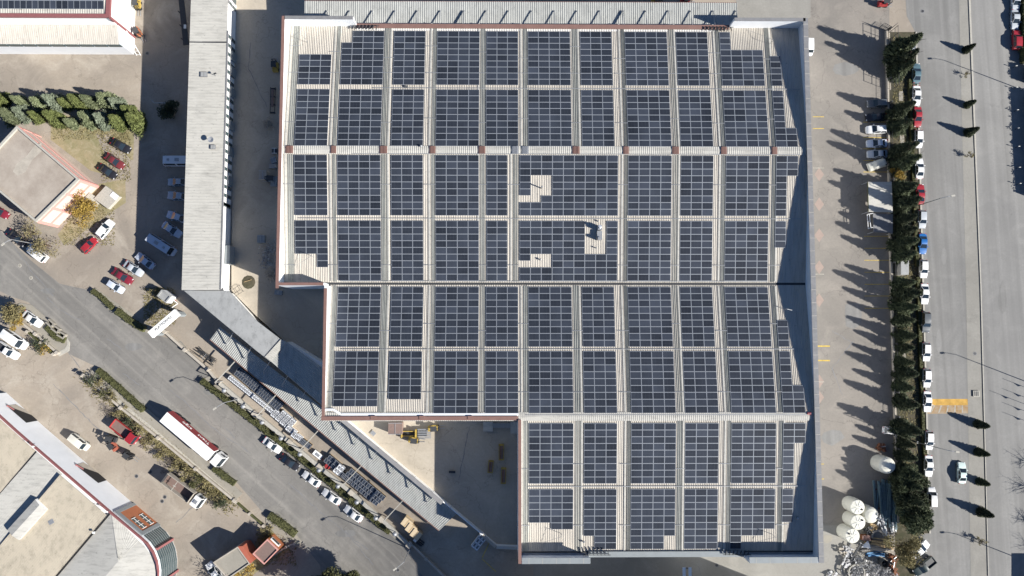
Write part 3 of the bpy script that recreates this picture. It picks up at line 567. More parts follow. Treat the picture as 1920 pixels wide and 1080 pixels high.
# struts from the canopy edge to street posts
for i, (a, c) in enumerate((((440, 678), (404, 717)), ((517, 741), (481, 781)), ((597, 807), (560, 847)), ((677, 874), (640, 913)), ((755, 939), (719, 978)))):
    A = G(*a, 4.1); C = G(*c, 3.9); t = thing('strut_frame', (C.x, C.y, T(C.x)), 'slim pale overhead strut, %s from the upper left along the canopy' % ORD[i], 'strut', 'overhead struts beside the diagonal canopy')
    b = MB(); b.bar(A, C, .16, .2); b.build('beam', 'kerb', t); b = MB(); b.tube((C.x, C.y, T(C.x)), C, .1, 8); b.build('post', 'steel', t)
# north-west hall
zh, g0 = 4.6, -5.5
X = P(205, 32, zh).x; Yh = P(205, 32, zh).y; Xw = P(-120, 30, zh).x; Yn = P(100, -160, zh).y
nw = thing('striped_hall', (X, Yh, g0), 'cream roofed hall with dark red trim and white walls in the top left corner', 'hall')
b = MB(); b.prism([(Xw, Yh), (X, Yh), (X, Yn), (Xw, Yn)], g0, zh - .5); b.build('wall', 'white', nw)
yr = P(100, 12, zh).y
b = MB(); b.corr((X - .9, Yh + .7, zh - .4), (Xw, Yh + .7, zh - .4), (Xw, yr + 18, zh + 1.2), (X - .9, yr + 18, zh + 1.2), .5, .08); b.build('roof', 'roof', nw)
b = MB(); b.prism([(Xw, Yh), (X + .05, Yh), (X + .05, Yh + .75), (Xw, Yh + .75)], zh - .6, zh); b.prism([(X - .85, Yh + .76), (X + .05, Yh + .76), (X + .05, Yn), (X - .85, Yn)], zh - .6, zh + .003); b.build('parapet_cap', 'redt', nw)
b = MB(); b.box((X + .12, Yh - .12, (zh + g0) / 2), (.5, .5, zh - g0 - .1)); b.build('corner_trim', 'redt', nw)
ze1, ze2 = 1.9, .7; Xe = P(219, 47, ze1).x; Yeo = P(100, 83, ze2).y
b = MB(); b.prism([(Xw, Yeo + .3), (Xe, Yeo + .3), (Xe, Yh - .02), (Xw, Yh - .02)], g0, lambda p: ze2 - .3 if p[1] < Yh - 1 else ze1 - .3); b.build('annex_wall', 'whiteb', nw)
b = MB(); b.corr((Xe, Yeo, ze2), (Xw, Yeo, ze2), (Xw, Yh - .1, ze1), (Xe, Yh - .1, ze1), .45, .03); b.build('annex_roof', 'roofw', nw)
b = MB(); b.box(((Xe + Xw) / 2, Yh - .35, ze1 + .5), (Xe - Xw, .5, .9)); b.build('upstand', 'white', nw)
for i in range(11):
    x = Xe - 1.6 - i * 3.15; b = MB(); b.box((x, Yeo + .24, ze2 - 1.2), (2.8, .2, 1.0)); b.build('window', 'wind', nw)
b = MB(); 
for s_ in (0, 1): b.tube((Xe + .6 + s_ * .9, Yeo + .1, g0), (Xe + .2 + s_ * .9, Yeo + 3.5, 0), .07, 6)
for q in range(7): b.tube((Xe + .6 - q * .05, Yeo + .1 + q * .5, g0 + .4 + q * .8), (Xe + 1.5 - q * .05, Yeo + .1 + q * .5, g0 + .4 + q * .8), .05, 5)
b.build('ladder', 'white', nw)
arr = thing('solar_array', ((Xw + X) / 2, yr + 5, zh + .3), 'dark solar rack on the roof of the top left hall', 'solar array', 'racks of solar panels on the factory roof')
t0 = math.atan2(1.6, yr + 18 - Yh - .7); arr.rotation_euler = (t0, 0, 0)
xa_ = P(195, 5, zh).x; ya_ = P(100, 16, zh + .3).y
for r in range(4):
    for cc in range(18):
        o = bpy.data.objects.new('solar_panel', panel_mesh); link(o); o.parent = arr
        o.location = (xa_ - arr.location.x - (cc + .5) * 1.28, ya_ - arr.location.y + (r + .5) * 1.9, 0.15); o.scale = (1.24 / pw, 1.85 / pl, 1)
# pink building
zr = 1.3; fp = [(34, 237), (151, 337), (70, 417), (-45, 322)]
q = pz(fp, zr); pk = thing('pink_building', (q[0].x, q[0].y, g0), 'small pink and white building with a stained flat brown roof', 'building')
b = MB(); b.prism([p.xy for p in q], g0, zr); b.build('wall', 'pinkp', pk)
cq = sum(q, Vector()) / 4
def inset(p, d): v = (cq - p); return p + v.normalized() * d
qi = [inset(p, .65) for p in q]
b = MB(); b.prism([p.xy for p in qi], zr + .003, zr + .06); b.build('roof', 'beige', pk)
b = MB()
for i in range(4):
    a, c = q[i], q[(i + 1) % 4]; b.prism([a.xy, c.xy, qi[(i + 1) % 4].xy, qi[i].xy], zr + .004, zr + .5)
b.build('parapet', 'kerb', pk)
b = MB(); b.prism([P(*a_, zr + .062).xy for a_ in ((66, 272), (78, 268), (78, 284), (60, 300), (48, 322), (34, 330), (24, 322), (30, 308), (50, 292))], zr + .062, zr + .066); b.build('roof_stain', 'stone', pk)
for i in (0, 1):                                              # pink bands and window bays on the two seen walls
    a, c = q[i], q[(i + 1) % 4]; d = (c - a).normalized(); nn = Vector((-d.y, d.x, 0)); L = (c - a).length; r_ = math.atan2(d.y, d.x)
    for s_ in (1,):
        for z_ in (zr - .35, -2.6): m_ = a.lerp(c, .5) + nn * .05; b = MB(); b.box((m_.x, m_.y, z_), (L, .14, .5), r_); b.build('band', 'pink', pk)
        for f in ((.02, .33, .66, .98) if i else (.02, .98)): m_ = a.lerp(c, f) + nn * .05; b = MB(); b.box((m_.x, m_.y, (g0 + zr) / 2), (.6, .16, zr - g0), r_); b.build('pilaster', 'pink', pk)
b = MB()
for i in range(8): 
    p = G(168 + i * 2.2, 372 + i * 1.7); b.box((p.x, p.y, g0 + 1.2 - i * .15), (2.6, .45, .12), R_(50))
b.build('stair', 'kerb', pk)
q2 = [G(*p) for p in ((181, 374), (203, 350), (229, 370), (207, 393))]; pt = thing('porch_slab', (q2[0].x, q2[0].y, g0), 'low beige concrete slab with a small hatch beside the pink building', 'slab')
b = MB(); b.prism([p.xy for p in q2], g0, g0 + 1.0); b.build('slab', 'kerb', pt); p = G(219, 369); b = MB(); b.box((p.x, p.y, g0 + 1.05), (1.7, 1.2, .12), R_(-38)); b.build('hatch', 'white', pt)
# south-west hall
zs = 2.6
e = [(-40, 742), (34, 809), (209, 960), (265, 1007)]
ez = pz(e, zs); arc = [(277, 1018), (288, 1034), (295, 1052), (298, 1072), (297, 1095), (290, 1120)]
az = pz(arc, zs)
sw = thing('showroom_hall', (ez[2].x, ez[2].y, g0), 'large cream roofed hall with curved glass corner and terracotta bay, bottom left', 'hall')
d0 = (ez[2] - ez[1]).normalized(); n0 = Vector((d0.y, -d0.x, 0))    # n0 points into the building (down-left)
if n0.x > 0: n0 = -n0
back = [az[-1] + n0 * 60, ez[0] + n0 * 60]
foot = [p.xy for p in ez + az] + [p.xy for p in back]
b = MB(); b.prism(foot, g0, zs - .35); b.build('wall', 'whiteb', sw)
b = MB(); out = ez + az
for a, c in zip(out, out[1:]):
    b.prism([a.xy, c.xy, (c + n0 * .28).xy, (a + n0 * .28).xy], zs - .3, zs + .35)
b.build('parapet_cap', 'redt', sw)
def rib_roof(a, c, depth, z0, z1, m, off=.6, pitch=.5):
    A = a + n0 * off; C = c + n0 * off; A.z = C.z = z0; B_ = A + n0 * depth; D_ = C + n0 * depth; B_.z = D_.z = z1; b = MB(); b.corr(A, C, D_, B_, .43, .012, 0, .3); b.build('roof', m, sw)
i1 = P(71, 846, zs); i2 = ez[2]
lineA = P(70, 845, zs)
def on(f): return ez[1] + (ez[2] - ez[1]) * f
fA = ((lineA - ez[1]).dot(d0)) / (ez[2] - ez[1]).length
rib_roof(ez[0], on(fA - .004), 60, zs + .1, zs + .5, 'swr'); 
p0, p1 = on(fA + .004), on(.5); rib_roof(p0, p1, 60, zs + .1, zs + .9, 'roof', .6, .6); rib_roof(p1, on(.995), 60, zs + .9, zs + .1, 'swr', .6, .6)
k0 = P(209, 962, zs + .1); pk_ = P(222, 1052, zs + 1.2); edge = [ez[2] + n0 * .9, ez[3] + n0 * .9] + [p + n0 * .9 for p in az]
b = MB()
b.face([k0, edge[1], pk_]); b.face([pk_, edge[1], edge[2]]); 
for a, c in zip(edge[2:], edge[3:]): b.face([pk_, a, c])
far = k0 + n0 * 55; far2 = pk_ + n0 * 55; b.face([k0, pk_, far2, far]); last = edge[-1]; b.face([pk_, last, last + n0 * 55, far2])
for i, v in enumerate(b.v): b.v[i] = (v[0], v[1], max(v[2], zs + .02))
b.build('hipped_roof', 'roof', sw)
for i, (a, c) in enumerate(zip(edge[1:4], edge[2:5])):
    pass
b = MB(); b.corr(k0 + Vector((0, 0, .06)), edge[1] + Vector((0, 0, .06)), edge[1].lerp(pk_, .93) + Vector((0, 0, .1)), k0.lerp(pk_, .93) + Vector((0, 0, .1)), .6, .03); b.build('corner_sheet', 'roof', sw)
for f in (fA, .999): a = on(f) + n0 * .6; b = MB(); b.bar(a + Vector((0, 0, .12)), a + n0 * 58 + Vector((0, 0, .12)), .28, .1); b.build('roof_gutter', 'black', sw)
# facade pieces: door recess shade as flat black triangles, terracotta bay, curved glazing
def facade(name, m, f0, f1, z0, z1, a, c, th=.12, par=None):
    A, C = a.lerp(c, f0), a.lerp(c, f1); d = (C - A).normalized(); nn = -n0
    b = MB(); b.prism([A.xy, C.xy, (C + nn * th).xy, (A + nn * th).xy], z0, z1); return b.build(name, m, par or sw)
def doorbay(tri, lab=None):
    q3 = [P(x, y, z_) for x, y, z_ in tri]
L12 = (ez[2] - ez[1]).length
def onwall(px, py, a, c):
    d = _M @ Vector(((px - 960) / F, -(py - 540) / F, -1)); nn = Vector((-(c - a).y, (c - a).x, 0)).normalized(); o_ = Vector((0, 0, CH)); t_ = (a - o_).dot(nn) / d.dot(nn); return o_ + d * t_ - n0 * .05
for tri, (wa, wc) in ((((141, 872), (184, 906), (211, 897)), (ez[1], ez[2])), (((12, 761), (49, 793), (81, 787)), (ez[0], ez[1]))):
    A_, B_, C_ = [onwall(x, y, wa, wc) for x, y in tri]; D_ = Vector((C_.x, C_.y, A_.z)) 
    b = MB(); b.face([A_, B_, C_]); b.face([v - n0 * .03 for v in (A_, B_, C_)]); b.build('door', 'black', sw)  # flat black triangle on the wall stands for the shade inside the door recess
    b = MB(); b.face([v - n0 * .01 for v in (A_, C_, C_ + (A_ - C_) * .12 + Vector((0, 0, -.2)), Vector((A_.x, A_.y, (A_.z + C_.z) / 2)))]); b.build('door_reveal', 'stone', sw)
    b = MB(); b.bar(A_ - n0 * .1, A_ - n0 * .1 + (C_ - A_) * .28 + Vector((0, 0, 1.0)), .25, .25); b.build('door_lintel', 'redt', sw)
facade('frame_band', 'lgrey', .03, .98, zs - 1.6, zs - .4, ez[2], ez[3], .25); facade('frame_band', 'lgrey', .03, .12, g0, zs - 1.65, ez[2], ez[3], .25); facade('frame_band', 'lgrey', .88, .98, g0, zs - 1.65, ez[2], ez[3], .25)
facade('terracotta_panel', 'orange', .125, .875, g0, zs - 1.65, ez[2], ez[3], .15)
for z_ in (-.6, -3.7):
    for f in (.6,):
        w1 = facade('window', 'wind', f - .17, f + .22, z_ - .8, z_ + .8, ez[2], ez[3], .2)
        for ff in (f - .17, f - .04, f + .09, f + .21): o = facade('glazing_bar', 'white', ff, ff + .012, z_ - .8, z_ + .8, ez[2], ez[3], .25)
        o = facade('glazing_bar', 'white', f - .17, f + .22, z_ - .04, z_ + .04, ez[2], ez[3], .25)
og = az
def arcpts(z, off):
    pts = [ez[3]] + az; return [(p + (p - (sum(az, Vector()) / len(az) + n0 * 9)).normalized() * off) for p in pts]
ring = arcpts(0, .08)
for i, (a, c) in enumerate(zip(ring, ring[1:])):
    b = MB(); b.prism([a.xy, c.xy, (c + n0 * .3).xy, (a + n0 * .3).xy], g0 + .3, zs - 1.0); b.build('curved_glazing', 'wind', sw)
    b = MB()
    for z_ in [g0 + .35 + .78 * j for j in range(9)]: 
        a2, c2 = arcpts(0, .14)[i], arcpts(0, .14)[i + 1]; b.bar((a2.x, a2.y, z_), (c2.x, c2.y, z_), .06, .05)
    b.build('glazing_rail', 'steel', sw)
    if i in (2, 5): a2 = arcpts(0, .2)[i]; b = MB(); b.box((a2.x, a2.y, (g0 + zs) / 2 - .5), (.5, .5, zs - g0 - 1)); b.build('mullion', 'redt', sw)
# roof monitor on the hall
q = pz([(50, 937), (86, 960), (30, 1012), (12, 990)], zs + 1.9); t = thing('roof_monitor', (q[0].x, q[0].y, zs + .3), 'raised ridge monitor casting a dark shadow on the bottom left hall roof', 'roof monitor')
a, c = P(74, 947, zs + 1.8), P(22, 1004, zs + 1.8); d = (c - a).normalized(); nn = Vector((-d.y, d.x, 0))
b = MB(); A1, A2, B1, B2 = a + nn * 1.6, a - nn * 1.6, c + nn * 1.6, c - nn * 1.6
for v in (A1, A2, B1, B2): v.z = zs + 1.4
b.face([a, A1, B1, c]); b.face([a, c, B2, A2])
for v, w_ in ((A1, B1), (A2, B2)): b.face([v, w_, (w_.x, w_.y, zs + .3), (v.x, v.y, zs + .3)])
b.build('monitor_roof', 'roof', t); b = MB(); b.face([a, A1, (A1.x, A1.y, zs + .3), (A2.x, A2.y, zs + .3), A2]); b.face([c, B2, (B2.x, B2.y, zs + .3), (B1.x, B1.y, zs + .3), B1]); b.build('louvre', 'white', t)
p = P(97, 978, zs + .6); t = thing('roof_hatch', p, 'small grey square hatch beside the roof monitor', 'hatch'); b = MB(); b.box((0, 0, .1), (1.1, .9, .25), R_(30)); b.build('cover', 'steel', t, world=False)
b = MB(); b.box((0, 0, .02), (1.3, 1.1, .2), R_(30)); b.build('frame', 'roofg', t, world=False)
p = P(180, 996, zs + .5); t = thing('roof_light', p, 'white floodlight bracket on the dark roof gutter line', 'light'); b = MB(); b.tube((0, 0, 0), (0, 0, 1), .05, 6); b.build('pole', 'steel', t, world=False); b = MB(); b.box((.1, 0, 1.05), (.5, .4, .15)); b.build('lamp_head', 'white', t, world=False)
for px, py, lab in ((70, 836, 'thin white antenna on the wall head at the first roof gutter'), (206, 957, 'thin white antenna on the wall head above the terracotta bay')):
    p = P(px, py, zs); t = thing('antenna', p, lab, 'antenna'); b = MB(); b.tube((0, 0, 0), (0, 0, 2.2), .04, 6); b.build('mast', 'steel', t, world=False); b = MB(); b.box((.2, .1, 1.6), (.4, .3, .12)); b.build('bracket', 'white', t, world=False)
# gatehouses at the bottom
def hut(name, pts, h, lab, wallm, roofm, rimm, g=None):
    zz = GZ(*pts[0]) + h; q = pz(pts, zz); t = thing(name, (q[0].x, q[0].y, zz - h), lab, 'hut', g)
    b = MB(); b.prism([p.xy for p in q], zz - h - .3, zz - .02); b.build('wall', wallm, t)
    c0 = sum(q, Vector()) / len(q); qi = [p + (c0 - p).normalized() * .35 for p in q]; b = MB(); b.prism([p.xy for p in qi], zz, zz + .05); b.build('roof', roofm, t)
    b = MB()
    for i in range(len(q)): a, c = q[i], q[(i + 1) % len(q)]; b.prism([a.xy, c.xy, qi[(i + 1) % len(q)].xy, qi[i].xy], zz, zz + .3)
    b.build('roof_rim', rimm, t); return t, q, zz
t, q, zz = hut('gatehouse', [(502, 1010), (523, 1030), (496, 1058), (474, 1038)], 4.0, 'small gatehouse with pink edged roof and dark window beside the street', 'orange', 'brown', 'pink')
a, c = q[0], q[1]; m_ = a.lerp(c, .5); d = (c - a).normalized(); nn = Vector((-d.y, d.x, 0)); b = MB(); b.box((m_.x + nn.x * .1, m_.y + nn.y * .1, zz - 1.3), (2.4, .2, 1.2), math.atan2(d.y, d.x)); f = b.build('window_frame', 'white', t)
b = MB(); b.box((m_.x + nn.x * .22, m_.y + nn.y * .22, zz - 1.3), (1.9, .1, .8), math.atan2(d.y, d.x)); o = b.build('pane', 'glass', t)
t, q, zz = hut('gate_shed', [(447, 1024), (470, 1056), (428, 1085), (400, 1054)], 4.4, 'grey flat roofed shed with a coral painted wall beside the gatehouse', 'stone', 'walk', 'stone')
A_, C_ = q[0], q[1]; d_ = (C_ - A_).normalized(); n_ = Vector((-d_.y, d_.x, 0)); b = MB(); b.prism([A_.xy, C_.xy, (C_ + n_ * .75).xy, (A_.lerp(C_, .12) + n_ * .9).xy], zz - 4.2, zz + .35); b.build('gable_wall', 'coral', t)
# carports in the car park
def carport(pts, h, lab, m, open_=False):
    q = pz(pts, h); t = thing('carport', (q[3].x, q[3].y, 0), lab, 'carport'); b = MB(); b.prism([p.xy for p in q], h - .15, h); b.build('roof', m, t)
    for p in q: b = MB(); b.tube((p.x, p.y, 0), (p.x, p.y, h - .15), .08, 6); b.build('post', 'steel', t)
    return t, q
t, q = carport([(1628, 341), (1672, 341), (1674, 398), (1629, 397)], 3.0, 'pale topped carport under the conifers in the car park', 'roof')
b = MB(); b.bar(q[0] + Vector((-.05, 0, -.1)), q[3] + Vector((-.05, 0, -.1)), .1, .2); b.build('fascia', 'leafg', t)
t, q = carport([(1637, 400), (1674, 402), (1674, 437), (1638, 435)], 2.6, 'dark topped lean-to below the pale carport', 'grey')
for a, c in (((1626, 402), (1637, 400)), ((1628, 429), (1637, 426)), ((1626, 402), (1628, 429)), ((1630, 402), (1633, 428)), ((1627, 415), (1632, 415))): b = MB(); b.bar(P(*a, 2.6), P(*c, 2.6), .1, .1); b.build('frame_bar', 'white', t)
for k, (a, lab) in enumerate((((1697, 502), 'small grey roofed kiosk between conifers in the planting strip'),)):
    q = pz([(a[0] - 7, a[1] - 14), (a[0] + 6, a[1] - 14), (a[0] + 6, a[1] + 13), (a[0] - 7, a[1] + 13)], 2.2); t = thing('kiosk', (q[0].x, q[0].y, 0), lab, 'kiosk')
    b = MB(); b.prism([p.xy for p in q], 0, 2.1); b.build('wall', 'kerb', t); b = MB(); b.prism([(p.x * 1.0 + (-.1 if i in (0, 3) else .1), p.y) for i, p in enumerate(q)], 2.1, 2.25); b.build('roof', 'roofg', t)
for a in ((1688, 180), (1690, 262), (1693, 668)): struct('stepping_slab', drape([(a[0] - 3, a[1] - 9), (a[0] + 5, a[1] - 9), (a[0] + 5, a[1] + 9), (a[0] - 3, a[1] + 9)], .08, True), 'walk')
# building just beyond the lower right corner whose shadow reaches the road
q = [G(*p) for p in ((1965, 1064), (2060, 1064), (2060, 1180), (1965, 1180))]; t = thing('corner_block', q[0], 'low block at the lower right edge of the photo', 'building')
b = MB(); b.prism([p.xy for p in q], 0, 5); b.build('wall', 'white', t); b = MB(); b.prism([p.xy for p in q], 5.003, 5.15); b.build('roof', 'roofg', t)
q = [G(*p) for p in ((1413, 1084), (1413, 1400), (1060, 1400), (1035, 1165), (996, 1108), (1022, 1084))]; t = thing('neighbour_hall', q[0], 'tall hall beyond the lower edge of the photo shading the street', 'building')
b = MB(); b.prism([p.xy for p in q], -2, 17); b.build('wall', 'white', t); b = MB(); b.prism([p.xy for p in q], 17.003, 17.2); b.build('roof', 'roofg', t)
# sign portal at the street gate
A, B = G(283, 628, 4.2), G(333, 585, 4.2); t = thing('gate_sign', (A.x, A.y, T(A.x)), 'white gate beam with small lettering across the yard entrance', 'gate sign')
d = (B - A).normalized(); nn = Vector((d.y, -d.x, 0)); L = (B - A).length
b = MB(); m_ = A.lerp(B, .5); b.box((m_.x, m_.y, m_.z), (L, 1.6, .9), math.atan2(d.y, d.x)); b.build('beam', 'white', t)
for f in (.08, .92): p = A.lerp(B, f); b = MB(); b.box((p.x, p.y, T(p.x) + 2.0), (.7, .9, 4.0), math.atan2(d.y, d.x)); b.build('pillar', 'lgrey', t)
def text(s_, size, loc, rot, m, parent, name='lettering'):
    cu = bpy.data.curves.new('t', 'FONT'); cu.body = s_; cu.size = size; cu.extrude = .02; cu.align_x = 'CENTER'; cu.align_y = 'CENTER'
    o = bpy.data.objects.new('t', cu); link(o); bpy.context.view_layer.update(); me = bpy.data.meshes.new_from_object(o.evaluated_get(bpy.context.evaluated_depsgraph_get())); bpy.data.objects.remove(o)
    me.materials.clear(); me.materials.append(M[m]); o2 = link(bpy.data.objects.new(name, me)); o2.parent = parent; o2.location = Vector(loc) - parent.location; o2.rotation_euler = rot; return o2
text('PLATFORMU', .8, (m_.x, m_.y, m_.z + .47), (0, 0, math.atan2(d.y, d.x)), 'dark', t)
# ================================================================== VEHICLES
_vm = {}
def vkind(kind):
    K = dict(sedan=(4.55, 1.80, 1.44, .92, .86), hatch=(4.05, 1.74, 1.48, .95, .95), suv=(4.5, 1.86, 1.66, 1.02, 1.02), van=(5.2, 2.0, 2.1, 1.1, 1.2), minibus=(6.6, 2.15, 2.6, 1.2, 1.3), pickup=(5.2, 1.85, 1.75, 1.02, .98), minivan=(4.2, 1.75, 1.85, 1.0, 1.1))
    return K[kind]
def vmesh(kind, col):
    key = (kind, col)
    if key in _vm: return _vm[key]
    L, W, H, ZH, ZD = vkind(kind); h = W / 2; out = {}
    st = [(-.5, .80, .62), (-.485, .88, ZD - .1), (-.44, .95, ZD), (-.30, 1.0, ZD), (.0, 1.0, ZH), (.22, 1.0, ZH), (.36, .97, ZH - .06), (.45, .90, ZH - .2), (.488, .80, .66), (.5, .72, .5)]
    b = MB(); rings = []
    for x, w_, z in st:
        w_ *= h; rings.append([(x * L, -w_ * .9, .22), (x * L, -w_, .5), (x * L, -w_ * .985, z * .82), (x * L, -w_ * .88, z), (x * L, 0, z + .035), (x * L, w_ * .88, z), (x * L, w_ * .985, z * .82), (x * L, w_, .5), (x * L, w_ * .9, .22)])
    n = 9; vs = [p for r in rings for p in r]; fs = [(i * n + j, (i + 1) * n + j, (i + 1) * n + j + 1, i * n + j + 1) for i in range(len(rings) - 1) for j in range(n - 1)]
    fs += [tuple(range(n)), tuple(range((len(rings) - 1) * n, len(rings) * n))[::-1]]
    # cabin: base and roof extents along x
    cb = dict(sedan=(-.37, .23, -.19, .03), hatch=(-.47, .24, -.38, .05), suv=(-.47, .23, -.39, .06), van=(-.49, .36, -.47, .24), minibus=(-.495, .44, -.48, .38), pickup=(-.08, .24, -.05, .12), minivan=(-.48, .27, -.43, .12))[kind]
    x0, x1, x2, x3 = [c * L for c in cb]; wb, wt = h * .93, h * (.74 if kind not in ('van', 'minibus') else .86)
    zb0, zb1 = ZD - .02, ZH - .02
    base = [(x0, -wb, zb0), (x1, -wb, zb1), (x1, wb, zb1), (x0, wb, zb0)]; xm = (x2 + x3) / 2
    top = [(x2, -wt * .95, H - .04), (xm, -wt, H - .03), (x3, -wt * .95, H - .05), (x3, wt * .95, H - .05), (xm, wt, H - .03), (x2, wt * .95, H - .04), (x2 + .1, 0, H), (x3 - .1, 0, H), (xm, 0, H + .01)]
    k = len(vs); vs += base + top
    B, Tp = k, k + 4
    fs += [(B, B + 1, Tp + 2, Tp + 1, Tp), (B + 3, Tp + 5, Tp + 4, Tp + 3, B + 2), (B + 1, B + 2, Tp + 3, Tp + 2), (B + 3, B, Tp, Tp + 5),
           (Tp, Tp + 1, Tp + 8, Tp + 6), (Tp + 1, Tp + 2, Tp + 7, Tp + 8), (Tp + 8, Tp + 7, Tp + 3, Tp + 4), (Tp + 6, Tp + 8, Tp + 4, Tp + 5), (Tp, Tp + 6, Tp + 5), (Tp + 2, Tp + 3, Tp + 7)]
    b.add(vs, fs)
    if kind == 'pickup':                                        # load bed rim and dark bed floor
        for s_ in (-1, 1): b.box((-.29 * L, s_ * h * .86, ZD + .16), (.40 * L, .09, .34))
        b.box((-.488 * L, 0, ZD + .12), (.08, W * .84, .32)); out['load_bed'] = ([(-.49 * L, -h * .8), (-.1 * L, -h * .8), (-.1 * L, h * .8), (-.49 * L, h * .8)], ZD)
    me = b.mesh('body', [paint(col, PC[col])]); sm = [True] * len(me.polygons)
    me.polygons.foreach_set('use_smooth', sm)
    try: me.set_sharp_from_angle(angle=R_(32))
    except Exception: pass
    parts = [('body', me)]
    def quad(p, q, r, s_, ins=.08, off=.012):
        p, q, r, s_ = map(Vector, (p, q, r, s_)); c = (p + q + r + s_) / 4; nn = (q - p).cross(s_ - p).normalized()
        if nn.dot(c - Vector((xm, 0, .9))) < 0: nn = -nn
        return [v + (c - v) * ins + nn * off for v in (p, q, r, s_)]
    def gl(name, *qs):
        b = MB()
        for q in qs: b.face(q)
        parts.append((name, b.mesh(name, 'glass')))
    t0, t1, t2, t3, t4, t5 = top[:6]
    gl('windscreen', quad(base[1], base[2], t3, t2, .10)); gl('rear_window', quad(base[0], base[3], t5, t0, .14))
    for s_, (a, c, d, e) in ((-1, (base[0], base[1], t2, t0)), (1, (base[3], base[2], t3, t5))):
        a, c, d, e = map(Vector, (a, c, d, e)); m1, m2 = a.lerp(c, .5), e.lerp(d, .5); gl('side_window', quad(a, m1, m2, e, .13, .02), quad(m1, c, d, m2, .13, .02))
    for sx in (-.31, .31):
        for s_ in (-1, 1):
            b = MB(); b.tube((sx * L, s_ * (h - .2), .33), (sx * L, s_ * (h + .02), .33), .33, 14); b.tube((sx * L, s_ * (h + .0), .33), (sx * L, s_ * (h + .03), .33), .19, 10, None, 1); parts.append(('wheel', b.mesh('wheel', ['black', 'steel'])))
    for s_ in (-1, 1):
        b = MB(); b.box((.475 * L, s_ * h * .62, .64), (.16, .34, .14), s_ * -.35); parts.append(('headlight', b.mesh('headlight', 'light')))
        b = MB(); b.box((-.49 * L, s_ * h * .68, .74), (.1, .3, .16), s_ * .25); parts.append(('tail_light', b.mesh('tail_light', 'tail')))
        b = MB(); b.box((x1 - .38, s_ * (h + .1), ZH + .02), (.14, .24, .15)); parts.append(('side_mirror', b.mesh('side_mirror', [paint(col, PC[col])])))
    if 'load_bed' in out:
        b = MB(); pl_, z = out['load_bed']; b.prism(pl_, z + .02, z + .06); parts.append(('load_bed', b.mesh('load_bed', 'dark')))
    if kind in ('sedan',) and col in ('white', 'pale'):
        pass
    if kind == 'minibus': b = MB(); b.box((-.1 * L, 0, H + .06), (.9, .7, .14)); b.box((.2 * L, 0, H + .05), (.5, .5, .12)); parts.append(('roof_hatch', b.mesh('roof_hatch', 'steel')))
    _vm[key] = parts; return parts
def vehicle(kind, col, c, d, label, group=None, sc_=1.0, name=None):
    """c = centre pixel of the roofed body, d = pixel direction of the bonnet"""
    p = G(c[0], c[1], .8); q = G(c[0] + d[0] * 10, c[1] + d[1] * 10, .8); rz = math.atan2(q.y - p.y, q.x - p.x)
    z = p.z - .8; t = thing(name or ('parked_car' if kind in ('sedan', 'hatch', 'suv') else kind), (p.x, p.y, z + .01), label, {'sedan': 'car', 'hatch': 'car', 'suv': 'car', 'minivan': 'van'}.get(kind, kind), group, rz, sc_)
    if XA < p.x < XC and not inpoly(*c, PLAT):
        dz = T(p.x + 1) - T(p.x - 1); nn = Vector((-dz / 2, 0, 1)).normalized(); qd = Vector((math.cos(rz), math.sin(rz), 0)); xax = (qd - nn * qd.dot(nn)).normalized(); yax = nn.cross(xax)
        t.rotation_euler = Matrix((xax, yax, nn)).transposed().to_euler()
    for n_, me in vmesh(kind, col): o = link(bpy.data.objects.new(n_, me)); o.parent = t
    return t
EK = 'cars parked along the road kerb'; D_ = (0, 1); U_ = (0, -1)
for k, c, x, y, d, lab in (
    ('sedan', 'silver', 1707, 96, (-.2, 1), 'silver parked car mostly hidden under the topmost conifer by the road'),
    ('sedan', 'teal', 1719, 137, U_, 'blue-grey parked car half under the conifers, second from the top by the kerb'),
    ('sedan', 'white', 1719, 179, D_, 'white sedan at the kerb directly above the red hatchback'), ('sedan', 'red', 1721, 219, D_, 'red car at the kerb between two white cars, beside the parked dark estate'),
    ('hatch', 'white', 1723, 260, D_, 'white hatchback at the kerb directly below the upper red car'), ('sedan', 'white', 1724.5, 316, U_, 'white car at the kerb directly above the lower red car'),
    ('sedan', 'red', 1726, 364, U_, 'lower red kerb car level with the pale carport'), ('hatch', 'silver', 1729.5, 411, D_, 'silver white hatchback at the kerb directly below the lower red car'),
    ('sedan', 'blue', 1730.5, 457, D_, 'bright blue car at the kerb'), ('hatch', 'white', 1732, 504, D_, 'white hatchback at the kerb directly below the blue car'),
    ('sedan', 'white', 1734, 551, D_, 'white kerb car directly above the dark grey one'), ('suv', 'grey', 1736, 604, D_, 'dark grey kerb car between white cars'),
    ('hatch', 'white', 1737, 660, D_, 'white car at the kerb directly below the dark grey one'), ('hatch', 'white', 1738, 709, D_, 'white kerb car, second below the dark grey one'),
    ('sedan', 'white', 1739, 753, D_, 'white car standing on the edge of the orange crossing paint'), ('hatch', 'white', 1742.5, 826, D_, 'white kerb car, next below the orange crossing paint'),
    ('sedan', 'white', 1741.5, 874, D_, 'white sedan at the kerb left of the moving mint car'), ('sedan', 'white', 1726, 1030, (1, -.9), 'white sedan parked diagonally at the end of the conifer strip')):
    vehicle(k, c, (x, y), d, lab, EK)
vehicle('minivan', 'white', (1747, 932), U_, 'plain white van at the kerb beside the big bottom conifer', EK)
vehicle('pickup', 'dgreen', (1733, 1062), (-1, .8), 'dark green pickup with silver load parked diagonally at the bottom')
t = vehicle('sedan', 'mint', (1804, 887), U_, 'pale mint car driving in the lane beside the median', name='moving_car')
